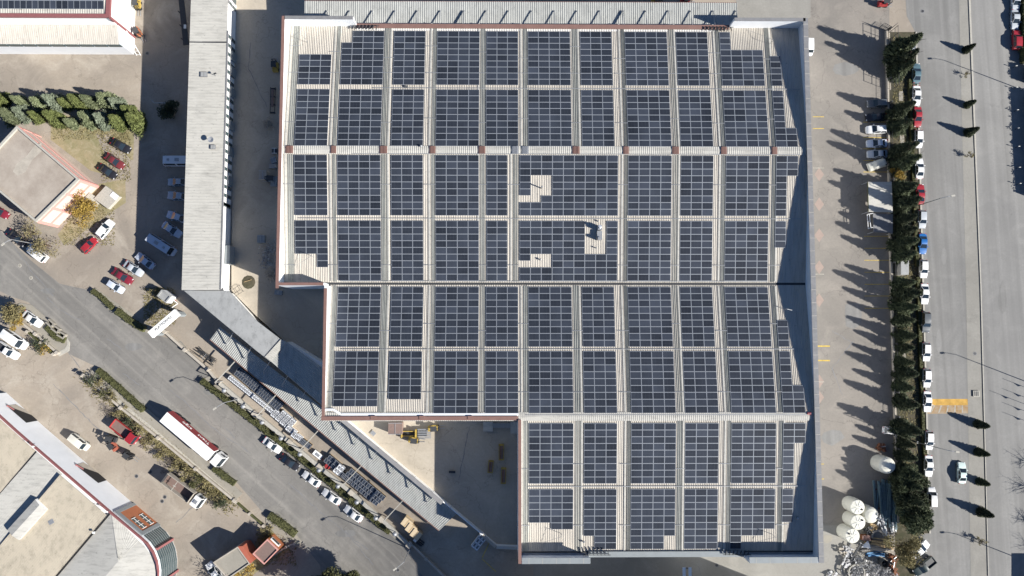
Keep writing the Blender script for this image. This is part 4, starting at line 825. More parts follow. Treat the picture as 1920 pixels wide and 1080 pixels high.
vehicle('sedan', 'silver', (1905, 2), D_, 'silver car at the top right edge cut by the photo border', 'cars parked by the right edge'); vehicle('sedan', 'silver', (1904, 36), D_, 'silver sedan above the red car by the right edge', 'cars parked by the right edge')
vehicle('suv', 'red', (1907, 74), U_, 'orange-red car at the top right edge', 'cars parked by the right edge')
CP = 'cars parked nose out in the car park'; Lf = (-1, 0.03)
for k, c, x, y, d, lab in (('suv', 'grey', 1645, 194, Lf, 'dark grey estate car, topmost in the car park row'), ('sedan', 'black', 1643, 219.5, (-1, .05), 'dark blue-black car in conifer shade, second in the car park row'),
    ('suv', 'white', 1643.5, 242.5, Lf, 'white car in the car park row between dark and pale cars'), ('sedan', 'pale', 1645, 268.5, (-1, .03), 'pale blue-white car in the car park row, partly shaded'),
    ('sedan', 'silver', 1646, 288.5, (-1, .02), 'silver car in the car park row above the tarpaulin covered one'), ('hatch', 'white', 1674, 808, (1, .1), 'white car half hidden by the lower conifers and fence')):
    vehicle(k, c, (x, y), d, lab, CP)
t = vehicle('hatch', 'beige', (1646, 308), (-1, .35), 'car under a pale wrinkled tarpaulin at the end of the row', CP)
b = MB(); L, W, H, *_ = vkind('hatch')
rows_ = [(-.52, .3), (-.45, .95), (-.3, 1.5), (0, 1.54), (.15, 1.45), (.32, 1.02), (.5, .8), (.53, .25)]; random.seed(3)
vs = []; 
for x, z in rows_:
    for y, f in ((-1.12, .25), (-1.02, .8), (-.6, 1.0), (0, 1.03), (.6, 1.0), (1.02, .8), (1.12, .25)): vs.append((x * L + random.uniform(-.08, .08), y * W / 2 * random.uniform(.97, 1.04), max(.12, z * f + random.uniform(-.05, .05))))
b.add(vs, [(i * 7 + j, i * 7 + 7 + j, i * 7 + 8 + j, i * 7 + 1 + j) for i in range(len(rows_) - 1) for j in range(6)]); b.build('tarpaulin', 'tank', t, world=False)
LY = 'cars parked in the left yard'; dd = (.86, .52)
for k, c, x, y, d, lab, s_ in (
    ('sedan', 'black', 226, 273, (.87, .5), 'black sedan, uppermost of three on the dry grass edge', 1.04), ('sedan', 'maroon', 214.5, 302, (.82, .57), 'maroon sedan between two black ones on the dry grass edge', 1.04),
    ('sedan', 'black', 201, 321, (.82, .57), 'black sedan, lowest of three on the dry grass edge', 1.0), ('suv', 'white', 197, 429.5, (.62, -.78), 'white car beside the autumn tree with bonnet up right', 1.05),
    ('hatch', 'red', 167, 460, (.70, -.71), 'bright red hatchback next to the white car near the autumn tree', 1.0), ('sedan', 'silver', 333, 341, (-1, 0), 'silver car in shade, next below the white minibus by the long block', 1),
    ('sedan', 'silver', 334.5, 367.5, (-1, -.1), 'silver sedan in the shade, second below the white minibus', 1.1), ('sedan', 'pale', 331.5, 406.5, (-.95, -.3), 'pale sedan in shade, third below the white minibus', 1.05),
    ('sedan', 'pale', 322, 430.5, (.84, .55), 'pale sedan in shade directly above the angled shuttle bus', 1.08), ('sedan', 'pale', 271.5, 489, (-.79, -.6), 'pale blue-white sedan in the shade, below the angled shuttle bus', 1.05),
    ('sedan', 'silver', 250, 503.5, (.84, .55), 'silver white sedan at the shadow edge above the long red car', 1.05), ('sedan', 'dred', 229.5, 518, (.84, .54), 'dark red sedan between two silver cars near the hedge', 1.08),
    ('hatch', 'pale', 216, 537, (.84, .54), 'pale blue car nearest the hedge below the dark red sedan', 1.02), ('sedan', 'white', 402, 1072, (-.7, -.9), 'white car at the bottom edge beside the grey shed', 1.05), ('sedan', 'dred', -2, 396, (.8, .5), 'dark red car cut by the left edge of the photo', 1.0)):
    vehicle(k, c, (x, y), d, lab, LY, s_)
vehicle('minibus', 'white', (333, 303), (-1, 0), 'white minibus half under the long roof edge in the shade'); vehicle('minibus', 'pale', (305, 460), (.84, .54), 'pale shuttle bus standing at an angle in the shade', sc_=1.0)
ST = 'cars parked along the diagonal street'
for k, c, x, y, d, lab, s_ in (('sedan', 'white', 60, 598, (.8, .58), 'white sedan on the footpath corner above the grey barriers', 1.05), ('sedan', 'white', 510, 835, (.82, .6), 'white sedan, uppermost of the five beside the street hedge', 1.0),
    ('sedan', 'black', 543, 867, (.82, .6), 'dark grey-black sedan between white ones beside the street hedge', 1.02), ('sedan', 'white', 584, 898.5, (-.82, -.6), 'white sedan, middle of the five beside the street hedge', 1.0),
    ('sedan', 'white', 622, 931.5, (-.82, -.56), 'white sedan, fourth of the five beside the street hedge', 1.02), ('sedan', 'white', 663, 963.5, (-.8, -.6), 'white sedan, lowest of the five beside the street hedge', 1.02),
    ('sedan', 'black', 31, 446, (.78, .62), 'black sedan under the bare tree by the left edge', 1.05)):
    vehicle(k, c, (x, y), d, lab, ST, s_)
vehicle('van', 'white', (29, 636.5), (.82, .58), 'white panel van in the lower left yard beside the hedge', sc_=1.12); vehicle('pickup', 'white', (14, 657), (.82, .56), 'white pickup next to the white panel van', sc_=1.05)
vehicle('van', 'white', (69, 474), (-.78, -.62), 'white van parked right behind the black sedan', sc_=1.0); vehicle('van', 'beige', (149, 829), (.78, .62), 'small pale green-grey van beside the showroom hall', sc_=.9)
# small van seen under the right parapet and one in the alley
vehicle('van', 'white', (1519, 88), (0, 1), 'white van nosing out beside the top right of the factory', sc_=.72)
def wheels(t, xs_, w_, r=.5, m='black'):
    for x in xs_:
        for s_ in (-1, 1): b = MB(); b.tube((x, s_ * (w_ / 2 - .38), r), (x, s_ * w_ / 2, r), r, 14); b.build('wheel', m, t, world=False)
def cab(t, x0, L, W, H, col, zb=.6):
    b = MB(); h = W / 2; b.add([(x0, -h, zb), (x0 + L, -h, zb), (x0 + L, h, zb), (x0, h, zb), (x0 + .1, -h, H - .1), (x0 + L * .78, -h, H - .05), (x0 + L * .98, -h, zb + 1.1), (x0 + .1, h, H - .1), (x0 + L * .78, h, H - .05), (x0 + L * .98, h, zb + 1.1)],
      [(0, 3, 2, 1), (0, 1, 6, 5, 4), (3, 7, 8, 9, 2), (4, 5, 8, 7), (5, 6, 9, 8), (6, 1, 2, 9), (0, 4, 7, 3)]); b.build('cab', [paint(col, PC[col])], t, world=False)
    b = MB(); b.face([(x0 + L * .80, -h * .88, H - .14), (x0 + L * .80, h * .88, H - .14), (x0 + L * .985, h * .92, zb + 1.22), (x0 + L * .985, -h * .92, zb + 1.22)]); b.v = [(x + .03, y, z + .02) for x, y, z in b.v]; b.build('windscreen', 'glass', t, world=False)
    for s_ in (-1, 1):
        b = MB(); b.box((x0 + L * .55, s_ * (h + .01), zb + 1.45), (L * .5, .03, .7)); b.build('side_window', 'glass', t, world=False)
        b = MB(); b.box((x0 + L * .96, s_ * (h + .22), zb + 1.5), (.18, .22, .6)); b.build('side_mirror', 'dark', t, world=False)
        b = MB(); b.box((x0 + L, s_ * h * .7, zb + .2), (.08, .4, .2)); b.build('headlight', 'light', t, world=False)
def heavy(px, d, lab, cat, name):
    p = G(px[0], px[1], 2); q = G(px[0] + d[0] * 10, px[1] + d[1] * 10, 2); return thing(name, (p.x, p.y, p.z - 2), lab, cat, None, math.atan2(q.y - p.y, q.x - p.x))
t = heavy((366, 823), (.765, .645), 'articulated lorry with long white trailer and red side lettering parked by the street', 'lorry', 'articulated_lorry')
b = MB(); b.box((-1.3, 0, 2.55), (13.4, 2.5, 2.75)); b.box((-1.3, 0, 1.05), (13.2, 1.2, .3)); tr = b.build('trailer', 'white', t, world=False)
b = MB(); b.box((-1.3, 1.262, 2.5), (13.4, .02, 2.6)); b.build('curtain_side', 'curt', t, world=False); b = MB(); b.box((-1.3, -1.262, 2.5), (13.4, .02, 2.6)); b.build('curtain_side', 'curt', t, world=False)
b = MB(); b.box((-8.01, 0, 2.5), (.03, 2.4, 2.6)); b.build('rear_door', 'whiteb', t, world=False)
cab(t, 5.9, 2.2, 2.45, 3.6, 'white', .8); b = MB(); b.box((5.2, 0, 1.0), (3.5, 1.1, .3)); b.build('chassis', 'dark', t, world=False); wheels(t, (-6.4, -5.1, -3.8, 4.4, 7.0), 2.5)
def ttext(s_, size, loc, rot, m, parent):
    cu = bpy.data.curves.new('t', 'FONT'); cu.body = s_; cu.size = size; cu.extrude = .015; cu.align_x = 'CENTER'; cu.align_y = 'CENTER'
    o = bpy.data.objects.new('t', cu); link(o); bpy.context.view_layer.update(); me = bpy.data.meshes.new_from_object(o.evaluated_get(bpy.context.evaluated_depsgraph_get())); bpy.data.objects.remove(o)
    me.materials.clear(); me.materials.append(M[m]); o2 = link(bpy.data.objects.new('lettering', me)); o2.parent = parent; o2.location = loc; o2.rotation_euler = rot
ttext('Trans', 1.5, (1.6, 1.285, 2.5), (R_(90), 0, R_(180)), 'white', t); ttext('argo', 1.5, (-3.2, 1.285, 2.5), (R_(90), 0, R_(180)), 'white', t)
t = heavy((345, 921), (.82, .6), 'tipper lorry with open dark body and white cab in the lower left yard', 'lorry', 'tipper_lorry')
b = MB(); b.box((-1.4, 0, 1.25), (7.4, 2.4, .15)); b.build('body_floor', 'brown', t, world=False)
for s_ in (-1, 1): b = MB(); b.box((-1.4, s_ * 1.2, 2.0), (7.4, .1, 1.5)); b.build('side_board', 'stone', t, world=False)
b = MB(); b.box((-5.1, 0, 2.0), (.1, 2.4, 1.5)); b.build('tailgate', 'dark', t, world=False); b = MB(); b.box((2.3, 0, 2.2), (.1, 2.4, 1.9)); b.build('headboard', 'stone', t, world=False)
b = MB(); b.box((-2.2, 0, 2.7), (.1, 2.3, .1)); b.box((-2.2, 0, 2.74), (.7, .14, .1)); b.build('cross_bar', 'kerb', t, world=False); cab(t, 2.7, 2.1, 2.4, 2.95, 'white', .7)
b = MB(); b.box((3.6, 0, 3.0), (.8, .8, .1)); b.build('roof_hatch', 'steel', t, world=False); b = MB(); b.box((-.5, 0, .85), (9.5, 1, .3)); b.build('chassis', 'dark', t, world=False); wheels(t, (-4.2, -2.9, 3.8), 2.4)
t = heavy((232, 811), (.80, .62), 'red flatbed lorry with open brown body and red cab near the low wall', 'lorry', 'flatbed_lorry')
b = MB(); b.box((-1.3, 0, 1.2), (4.2, 2.2, .14)); b.build('load_bed', 'brown', t, world=False)
for s_ in (-1, 1): b = MB(); b.box((-1.3, s_ * 1.1, 1.55), (4.2, .09, .6)); b.build('side_board', 'red', t, world=False)
b = MB(); b.box((-3.4, 0, 1.55), (.09, 2.2, .6)); b.build('tailgate', 'red', t, world=False); cab(t, 1.1, 2.0, 2.1, 2.5, 'red', .6); b = MB(); b.box((0, 0, .8), (6, .9, .25)); b.build('chassis', 'dark', t, world=False); wheels(t, (-2.2, 2.2), 2.1, .42)
def forklift(px, d, col, lab, name='forklift'):
    t = heavy(px, d, lab, 'forklift', name)
    b = MB(); b.box((-.3, 0, .7), (1.9, 1.15, .7)); b.box((-1.15, 0, .8), (.5, 1.1, .9)); b.build('body', col, t, world=False)
    b = MB()
    for x in (-.8, .5):
        for s_ in (-1, 1): b.tube((x, s_ * .5, 1), (x * .8, s_ * .48, 2.15), .05, 5)
    b.build('cage_post', 'dark', t, world=False); b = MB(); b.box((-.15, 0, 2.18), (1.4, 1.1, .07)); b.build('roof_guard', 'dark', t, world=False)
    b = MB()
    for s_ in (-1, 1): b.box((.85, s_ * .35, 1.25), (.14, .12, 2.3))
    b.box((.85, 0, 2.35), (.12, .8, .1)); b.build('mast', 'dark', t, world=False)
    for s_ in (-1, 1): b = MB(); b.box((1.5, s_ * .28, .12), (1.2, .12, .06)); b.build('fork', 'steel', t, world=False)
    b = MB(); b.box((-.2, 0, 1.15), (.5, .5, .45)); b.build('seat', 'black', t, world=False); wheels(t, (-.85, .5), 1.2, .3)
    return t
forklift((206, 836), (-.6, -.8), 'coral', 'orange and black forklift with dark attachments next to the red lorry'); forklift((202, 823), (-.9, -.3), 'dark', 'dark loader machine between the van and the red lorry')
forklift((237, 856), (.8, .6), 'black', 'small black yard machine alone below the red lorry'); forklift((255, 58), (.5, .8), 'orange', 'orange machine by the corner of the top left hall')
forklift((253, 6), (0, 1), 'yel', 'yellow machine at the top edge beside the top left hall'); forklift((513, 119), (0, -1), 'yel', 'yellow-green machine in the shaded alley near the top')
forklift((777, 827), (1, .1), 'yel', 'yellow machine below the steel rack in the sunny yard'); forklift((814, 804), (1, -.1), 'yel', 'yellow machine at the shadow edge near the factory wall')
forklift((505, 334), (-1, 0), 'lgrey', 'pale machine in the shaded alley beside the parapet'); forklift((1664, 2), (1, 0), 'red', 'red machine cut by the top edge above the fence')
forklift((1290, -2), (1, 0), 'red', 'red machine behind the long canopy at the top edge'); forklift((1235, -1), (1, 0), 'yel', 'yellow machine behind the long canopy at the top edge')
# ================================================================== VEGETATION
def leafmesh(name, m, fn, n, size, seed, quad=False):
    rnd = random.Random(seed); vs = []; fs = []
    for i in range(n):
        c, out = fn(rnd); s_ = size * rnd.uniform(.6, 1.3); d = Vector((rnd.gauss(0, 1), rnd.gauss(0, 1), rnd.gauss(0, .7))) + out * 1.3
        if d.length < .01: continue
        d.normalize(); u = d.cross(Vector((rnd.gauss(0, 1), rnd.gauss(0, 1), rnd.gauss(0, 1))))
        if u.length < .01: continue
        u.normalize(); k = len(vs); vs += [tuple(c - u * s_ * .35 - d * s_ * .3), tuple(c + u * s_ * .35 - d * s_ * .3), tuple(c + d * s_ * .9)]; fs.append((k, k + 1, k + 2))
    me = bpy.data.meshes.new(name); me.from_pydata(vs, [], fs); me.materials.append(M[m]); me.update(); return me
def cone_fn(h, r, lump=.35, seed=0, base=.06, power=.75):
    rr = random.Random(seed + 99); lobes = [(rr.uniform(0, 6.28), rr.uniform(0, 1), rr.uniform(.6, 1.35)) for _ in range(26)]
    def f(rnd):
        t = rnd.random() ** 1.35 * (1 - base) + base; a = rnd.uniform(0, 6.283); k = 1.0
        for la, lt, lk in lobes:
            da = math.atan2(math.sin(a - la), math.cos(a - la)); w_ = math.exp(-(da * da) / .12 - (t - lt) ** 2 / .006); k += (lk - 1) * w_ * lump * 3
        R = r * (1 - t) ** power * k * (.86 + .14 * math.sin(t * 46 + a)); q = rnd.random() ** .38
        o = Vector((math.cos(a), math.sin(a), -.15)); return Vector((math.cos(a) * R * q, math.sin(a) * R * q, t * h - (1 - q) * -.2)), o
    return f
def blob_fn(h0, h1, r, nl, seed, flat=.8):
    rr = random.Random(seed + 5); L = [(Vector((rr.gauss(0, .42) * r, rr.gauss(0, .42) * r, rr.uniform(h0, h1))), rr.uniform(.28, .5) * r) for _ in range(nl)]
    def f(rnd):
        c, R = rnd.choice(L); d = Vector((rnd.gauss(0, 1), rnd.gauss(0, 1), rnd.gauss(0, flat))).normalized(); return c + d * R * rnd.random() ** .4, d
    return f
def trunkmesh(h, r, limbs=0, spread=1.5, seed=1, m='bark', twigs=0):
    b = MB(); b.tube((0, 0, -.2), (0, 0, h * .5), r, 7, r * .7); b.tube((0, 0, h * .5), (0, 0, h), r * .7, 6, r * .15); rr = random.Random(seed)
    for i in range(limbs):
        a = rr.uniform(0, 6.28); z0 = h * rr.uniform(.3, .8); e = Vector((math.cos(a) * spread * rr.uniform(.6, 1), math.sin(a) * spread * rr.uniform(.6, 1), min(h * 1.1, z0 + h * rr.uniform(.1, .4))))
        b.tube((0, 0, z0), e, r * .4, 5, r * .12)
        for j in range(twigs):
            s0 = Vector((0, 0, z0)).lerp(e, rr.uniform(.35, 1)); e2 = s0 + Vector((rr.gauss(0, .35), rr.gauss(0, .35), rr.uniform(0, .6))) * spread * .55; b.tube(s0, e2, r * .14, 3, r * .05)
            for _ in range(2): s1 = s0.lerp(e2, rr.uniform(.4, .9)); b.tube(s1, s1 + Vector((rr.gauss(0, .3), rr.gauss(0, .3), rr.uniform(0, .3))) * spread * .35, r * .07, 3, r * .03)
    return b.mesh('trunk', m)
CON = [(leafmesh('crown', 'leafd', cone_fn(8, 1.95, .85, s, .05, .8), 5600, .44, s), trunkmesh(7.5, .16, 10, 1.1, s)) for s in (1, 2, 3, 4)]
def plant(name, p, crown, trunk, lab, cat, group, sc3, rz, tilt=0):
    t = thing(name, p, lab, cat, group, rz); t.scale = sc3; t.rotation_euler = (tilt * math.cos(rz), tilt * math.sin(rz), rz)
    for n_, me in (('trunk', trunk), ('crown', crown)):
        if me: o = link(bpy.data.objects.new(n_, me)); o.parent = t
    return t
TIPS = [(1535, 50), (1548, 78), (1570, 100), (1565, 128), (1571, 174), (1585, 208), (1560, 244), (1553, 265), (1566, 318), (1557, 340), (1575, 376), (1575, 398), (1570, 417), (1580, 443), (1587, 497), (1565, 508), (1583, 540), (1592, 567), (1590, 594), (1603, 620), (1601, 646), (1589, 661), (1602, 693), (1586, 715), (1590, 741), (1575, 759), (1607, 798), (1602, 818), (1585, 842), (1583, 861), (1574, 884)]
rr = random.Random(11)
for i, (tx, ty) in enumerate(sorted(TIPS, key=lambda q: q[1])):
    ty0 = ty
    for _ in range(4): bx = 1671 + ty0 / 1080 * 17 + rr.uniform(-.5, 1.5); h = (bx - tx) / 12.9; ty0 = ty + (bx - tx) * .39
    if any(abs(ty0 - g_) < 7 for g_ in (177, 262, 500, 669, 776)): continue
    h = max(5.2, h); c, tr = CON[i % 4]
    plant('conifer', G(bx, ty0), c, tr, 'dark green conifer in the long car park strip, %s counting down from the top' % ORD[i], 'tree', 'conifers between car park and road', (h / 8 * rr.uniform(.95, 1.2) * (1.0 if h < 9 else .95), h / 8 * rr.uniform(.95, 1.2), h / 8), rr.uniform(0, 6))
CB = leafmesh('crown', 'leafd', blob_fn(2, 7.6, 3.8, 40, 5), 14000, .42, 6); TB = trunkmesh(8, .28, 14, 2.5, 4)
for (x, y, s_, lab) in ((1684, 924, .74, 'broad dark conifer above the biggest one at the lower end of the strip'), (1693, 962, .84, 'biggest broad dark conifer at the lower end of the strip'), (1689, 893, .72, 'broad dark conifer level with the mint car')):
    plant('pine_tree', G(x, y), CB, TB, lab, 'tree', 'conifers between car park and road', (s_, s_, s_), x)
# clipped cypresses in the median
CY = [(leafmesh('crown', 'leafd', cone_fn(3.4, 1.0, .2, s, .06, .5), 4200, .2, s), trunkmesh(2.6, .07, 0)) for s in (7, 8)]
for i, (x, y, h, lab) in enumerate(((1809, 95, 3.5, 'topmost clipped cypress on the road median'), (1811, 198, 3.3, 'second clipped cypress on the median below two bare shrub remains'), (1812, 250, 4.1, 'third clipped cypress on the median, with the longest shadow at the top end'),
        (1831, 795, 4.0, 'dark cypress on the median just below the orange crossing paint'), (1832, 847, 3.9, 'cypress on the median just above the mint car level'), (1834, 902, 3.6, 'cypress on the median directly right of the mint car'), (1836, 958, 4.4, 'shaggy cypress on the lower median below the mint car'))):
    c, tr = CY[i % 2]; k = h / 3.4; plant('cypress', G(x, y), c, tr, lab, 'tree', 'cypresses on the road median', (k * .95, k * .95, k), i * 1.3)
TW = [trunkmesh(1.7, .07, 14, .8, s, 'twig', 3) for s in (3, 4)]
for i, (x, y, s_, lab) in enumerate(((1808, 140, .9, 'withered brown shrub on the median between the two topmost cypresses'), (1812, 293, 1.1, 'withered dark shrub on the median below the third cypress'), (1832, 1010, 1.3, 'thin sparse shrub on the median near the bottom'))):
    plant('shrub', G(x, y), leafmesh('crown', 'leafo', blob_fn(.5, 1.5, .8, 6, i), 160, .2, i), TW[i % 2], lab, 'shrub', 'withered shrubs on the median', (s_,) * 3, i)
# silver conifer belt top left
SC = [(leafmesh('crown', mm_, cone_fn(5.2, rr_, .75, s, .04, .85), 5600, .38, s), trunkmesh(4.5, .13, 8, 1.0, s)) for s, mm_, rr_ in ((21, 'leafb', 2.6), (22, 'leafc', 2.3), (23, 'leafb', 2.2), (24, 'leafe', 2.5), (25, 'leafc', 2.7))]
back = [(-8, 186), (30, 188), (62, 192), (92, 190), (112, 194), (138, 190), (162, 192), (190, 188), (208, 196), (232, 205)]
front = [(8, 212), (36, 214), (62, 218), (90, 220), (118, 228), (152, 222), (182, 224), (210, 226), (240, 222)]
for nm, row in (('back', back), ('front', front)):
    for i, (x, y) in enumerate(row):
        c, tr = SC[(i * 3 + len(nm)) % 5]; s_ = rr.uniform(.8, 1.12)
        plant('silver_conifer', G(x + 18 + rr.uniform(-4, 4), y + 5 + rr.uniform(-3, 3)), c, tr, 'grey-green conifer, %s from the left in the %s row of the planted belt' % (ORD[i], 'upper' if nm == 'back' else 'lower'), 'tree', 'conifers in the planted belt top left', (s_ * 1.0, s_ * .85, s_ * rr.uniform(.9, 1.1)), rr.uniform(0, 6))
# broadleaf and bare trees
def broad(px, h, r, m, lab, n=2600, leaf=.3, nl=14, seed=1, cat='tree', name='autumn_tree', dens=1.0):
    plant(name, G(*px), leafmesh('crown', m, blob_fn(h * .45, h * .95, r, nl, seed), int(n * dens), leaf, seed), trunkmesh(h * .8, .15, 12, r * .8, seed, 'bark', 3), lab, cat, 'broadleaf trees and bushes', (1, 1, 1), seed)
broad((170, 400), 4.6, 2.9, 'leafy', 'golden autumn tree at the corner of the pink building', 2600, .3, 16, 31)
broad((36, 588), 4.2, 2.8, 'leafo', 'olive brown tree at the left edge above the white vans', 2200, .3, 14, 32); broad((42, 600), 3.2, 1.8, 'leafy', 'bright golden bush beside the white sedan at the left edge', 1200, .28, 10, 33)
broad((70, 438), 4.0, 2.6, 'leafo', 'sparse bare looking tree beside the black sedan at left', 500, .26, 12, 34); broad((96, 462), 4.0, 3.0, 'leafo', 'sparse olive tree beside the white van at left', 1100, .26, 14, 35)
broad((1678, 330), 3.6, 1.5, 'leafy', 'small golden tree between conifers above the pale carport', 1000, .26, 9, 36); broad((1682, 1022), 5.5, 3.4, 'leafo', 'rusty brown tree above the scrap heap below the big conifer', 4200, .3, 18, 37)
broad((466, 1066), 4.6, 2.4, 'leafy', 'yellow leafed tree behind the gatehouse at the bottom', 900, .3, 12, 38); broad((450, 1092), 5.5, 3.2, 'leafo', 'bare branched tree over the grey shed at the bottom', 700, .25, 12, 39)
broad((640, 1108), 9.5, 5.2, 'leafg', 'green tree at the bottom edge casting a broad shadow on the street', 14000, .42, 24, 40, name='shade_tree'); broad((700, 1120), 6.5, 3.4, 'leafg', 'dark round tree at the bottom edge right of the shade tree', 4000, .34, 20, 41, name='shade_tree')
broad((975, 1140), 9, 5.0, 'leafg', 'tree beyond the lower edge shading the street near the yard gate', 11000, .42, 24, 42, name='shade_tree')
broad((300, 548), 1.9, 1.6, 'leafo', 'low olive bush beside the grey kiosk near the gate beam', 700, .24, 9, 43, 'bush', 'bush'); broad((322, 212), 2.6, 2.4, 'leafd', 'dark bush in the shade beside the long block', 2200, .35, 14, 44, 'bush', 'bush')
BL = [(178, 712, 'leafd'), (190, 722, 'leafo'), (200, 735, 'leafg'), (213, 748, 'leafo'), (206, 770, 'twig'), (226, 775, 'leafo'), (245, 796, 'leafd'), (262, 806, 'leafo'), (280, 828, 'leafo'), (300, 848, 'leafo'), (322, 862, 'twig'), (335, 868, 'leafo'), (352, 884, 'leafo'), (368, 900, 'leafg'), (385, 912, 'leafo'), (400, 928, 'leafo'), (418, 940, 'leafd'), (78, 648, 'leafd'), (84, 655, 'leafy'), (502, 1000, 'leafo'), (512, 1010, 'leafy')]
bn = {'leafd': 'dark', 'leafo': 'dry straw coloured', 'leafg': 'dull green', 'twig': 'bare grey', 'leafy': 'yellowish'}
for i, (x, y, m) in enumerate(BL):
    side = 'behind the left yard low wall' if 100 < x < 450 else ('by the short wall near the vans' if x < 100 else 'beside the gatehouse')
    k = [q for q in BL if (100 < q[0] < 450) == (100 < x < 450) and (q[0] < 100) == (x < 100)]
    plant('bush', G(x, y), leafmesh('crown', m if m != 'twig' else 'twig', blob_fn(.3, 1.4, 1.5, 9, i), 420 if m != 'twig' else 500, .24 if m != 'twig' else .12, i), trunkmesh(1.3, .06, 9, 1.2, i, 'twig', 3), '%s bush, %s in line %s' % (bn[m], ORD[k.index((x, y, m))], side), 'bush', 'bushes along the low walls', (rr.uniform(.9, 1.3),) * 2 + (rr.uniform(.7, 1.3),), rr.uniform(0, 6))
# hedges
def hedge(pts, w_, h, m, lab, dens=70, g='clipped hedges along the street', leaf=.19):
    P3 = [G(*p) for p in pts]; c = P3[0]; vs = []; fs = []; rnd = random.Random(int(pts[0][0])); seg = [(a, b_, (b_ - a).length) for a, b_ in zip(P3, P3[1:])]
    for a, b_, L in seg:
        d = (b_ - a).normalized(); nn = Vector((-d.y, d.x, 0))
        for _ in range(int(L * dens)):
            s_ = rnd.random(); wob = 1 + .16 * math.sin(s_ * L * 1.7 + a.x) + .1 * math.sin(s_ * L * 4.1); face = rnd.random(); u = rnd.uniform(-1, 1); v = rnd.random()
            if face < .55: u, v = u, 1 - .14 * abs(u) ** 3 + rnd.gauss(0, .05)
            else: u = math.copysign(1 - .1 * v, u) + rnd.gauss(0, .05)
            p = a.lerp(b_, s_) + nn * u * w_ / 2 * wob + Vector((0, 0, h * v * (1 + .05 * math.sin(s_ * L * 3)))) - c
            e = Vector((rnd.gauss(0, 1), rnd.gauss(0, 1), rnd.gauss(.5, .6))).normalized(); f = e.cross(Vector((rnd.gauss(0, 1), rnd.gauss(0, 1), .3))).normalized(); q = leaf * rnd.uniform(.6, 1.3); k = len(vs)
            vs += [tuple(p - f * q * .5), tuple(p + f * q * .5), tuple(p + e * q)]; fs.append((k, k + 1, k + 2))
        n_ = max(2, int(L / 1.2))
        for i in range(n_):
            p = a.lerp(b_, (i + .5) / n_) - c; k = len(vs); aa = math.atan2(d.y, d.x); co, si = math.cos(aa), math.sin(aa); hx, hy = L / n_ / 2 * 1.02, w_ / 2 * .84
            for z in (0, h * .9):
                for x, y in ((-hx, -hy), (hx, -hy), (hx, hy), (-hx, hy)): vs.append((p.x + x * co - y * si, p.y + x * si + y * co, p.z + z))
            fs += [(k + 4, k + 5, k + 6, k + 7), (k, k + 1, k + 5, k + 4), (k + 1, k + 2, k + 6, k + 5), (k + 2, k + 3, k + 7, k + 6), (k + 3, k, k + 4, k + 7)]
    me = bpy.data.meshes.new('hedge'); me.from_pydata(vs, [], fs); me.materials.append(M[m]); me.update(); o = link(bpy.data.objects.new('hedge', me)); o.location = c; tag(o, lab, 'hedge', g)
hedge([(186, 693), (226, 727), (272, 769)], 1.3, 1.1, 'leafg', 'long clipped hedge on the footpath above the articulated lorry'); hedge([(380, 713), (425, 748), (470, 783), (560, 853), (640, 920), (732, 997)], 1.25, 1.1, 'leafg', 'longest clipped hedge, beside the five parked street cars', 90)
hedge([(402, 876), (420, 890), (442, 906)], 1.4, .9, 'leafg', 'short hedge in front of the articulated lorry cab'); hedge([(506, 964), (530, 981), (556, 1001)], 1.7, 1.1, 'leafg', 'short thick hedge at the footpath end near the gatehouse')
hedge([(176, 545), (196, 560), (214, 578)], 1.1, 1.0, 'leafg', 'ragged hedge on the yard corner below the pale blue car'); hedge([(222, 582), (245, 600), (274, 618)], 1.5, 1.1, 'leafg', 'hedge next to the white gate beam'); hedge([(90, 612), (108, 632), (124, 638)], 1.5, .7, 'leafg', 'low hedge beside the grey barriers at left')
hedge([(1704, 150), (1707, 250), (1713, 400), (1718, 500)], .7, .7, 'leafg', 'thin kerb hedge behind the upper parked cars', 40, 'kerb hedges by the road'); hedge([(1719, 520), (1724, 680), (1730, 830), (1734, 880)], .7, .7, 'leafg', 'thin kerb hedge behind the lower parked cars', 40, 'kerb hedges by the road')
hedge([(1919, -40), (1921, 120)], 2.6, 1.6, 'leafg', 'hedge at the top right edge behind the red car', 90, 'tall hedges by the right edge', .3); hedge([(1929, 128), (1931, 156)], 2.5, 2.4, 'leafg', 'short tall hedge piece just right of the frame near the top', 90, 'tall hedges by the right edge', .3); hedge([(1934, 176), (1938, 280), (1944, 372)], 2.8, 2.6, 'leafg', 'tall hedge shading the right edge of the road', 90, 'tall hedges by the right edge', .3)
for i, (x, y) in enumerate(((1962, 880), (1968, 930), (1958, 990), (1975, 1040))):
    plant('bare_tree', G(x, y), None, trunkmesh(5, .12, 16, 2.4, 60 + i, 'twig', 4), 'leafless tree beyond the lower right edge, %s from above' % ORD[i], 'tree', 'leafless trees at the right edge', (1, 1, 1), i)
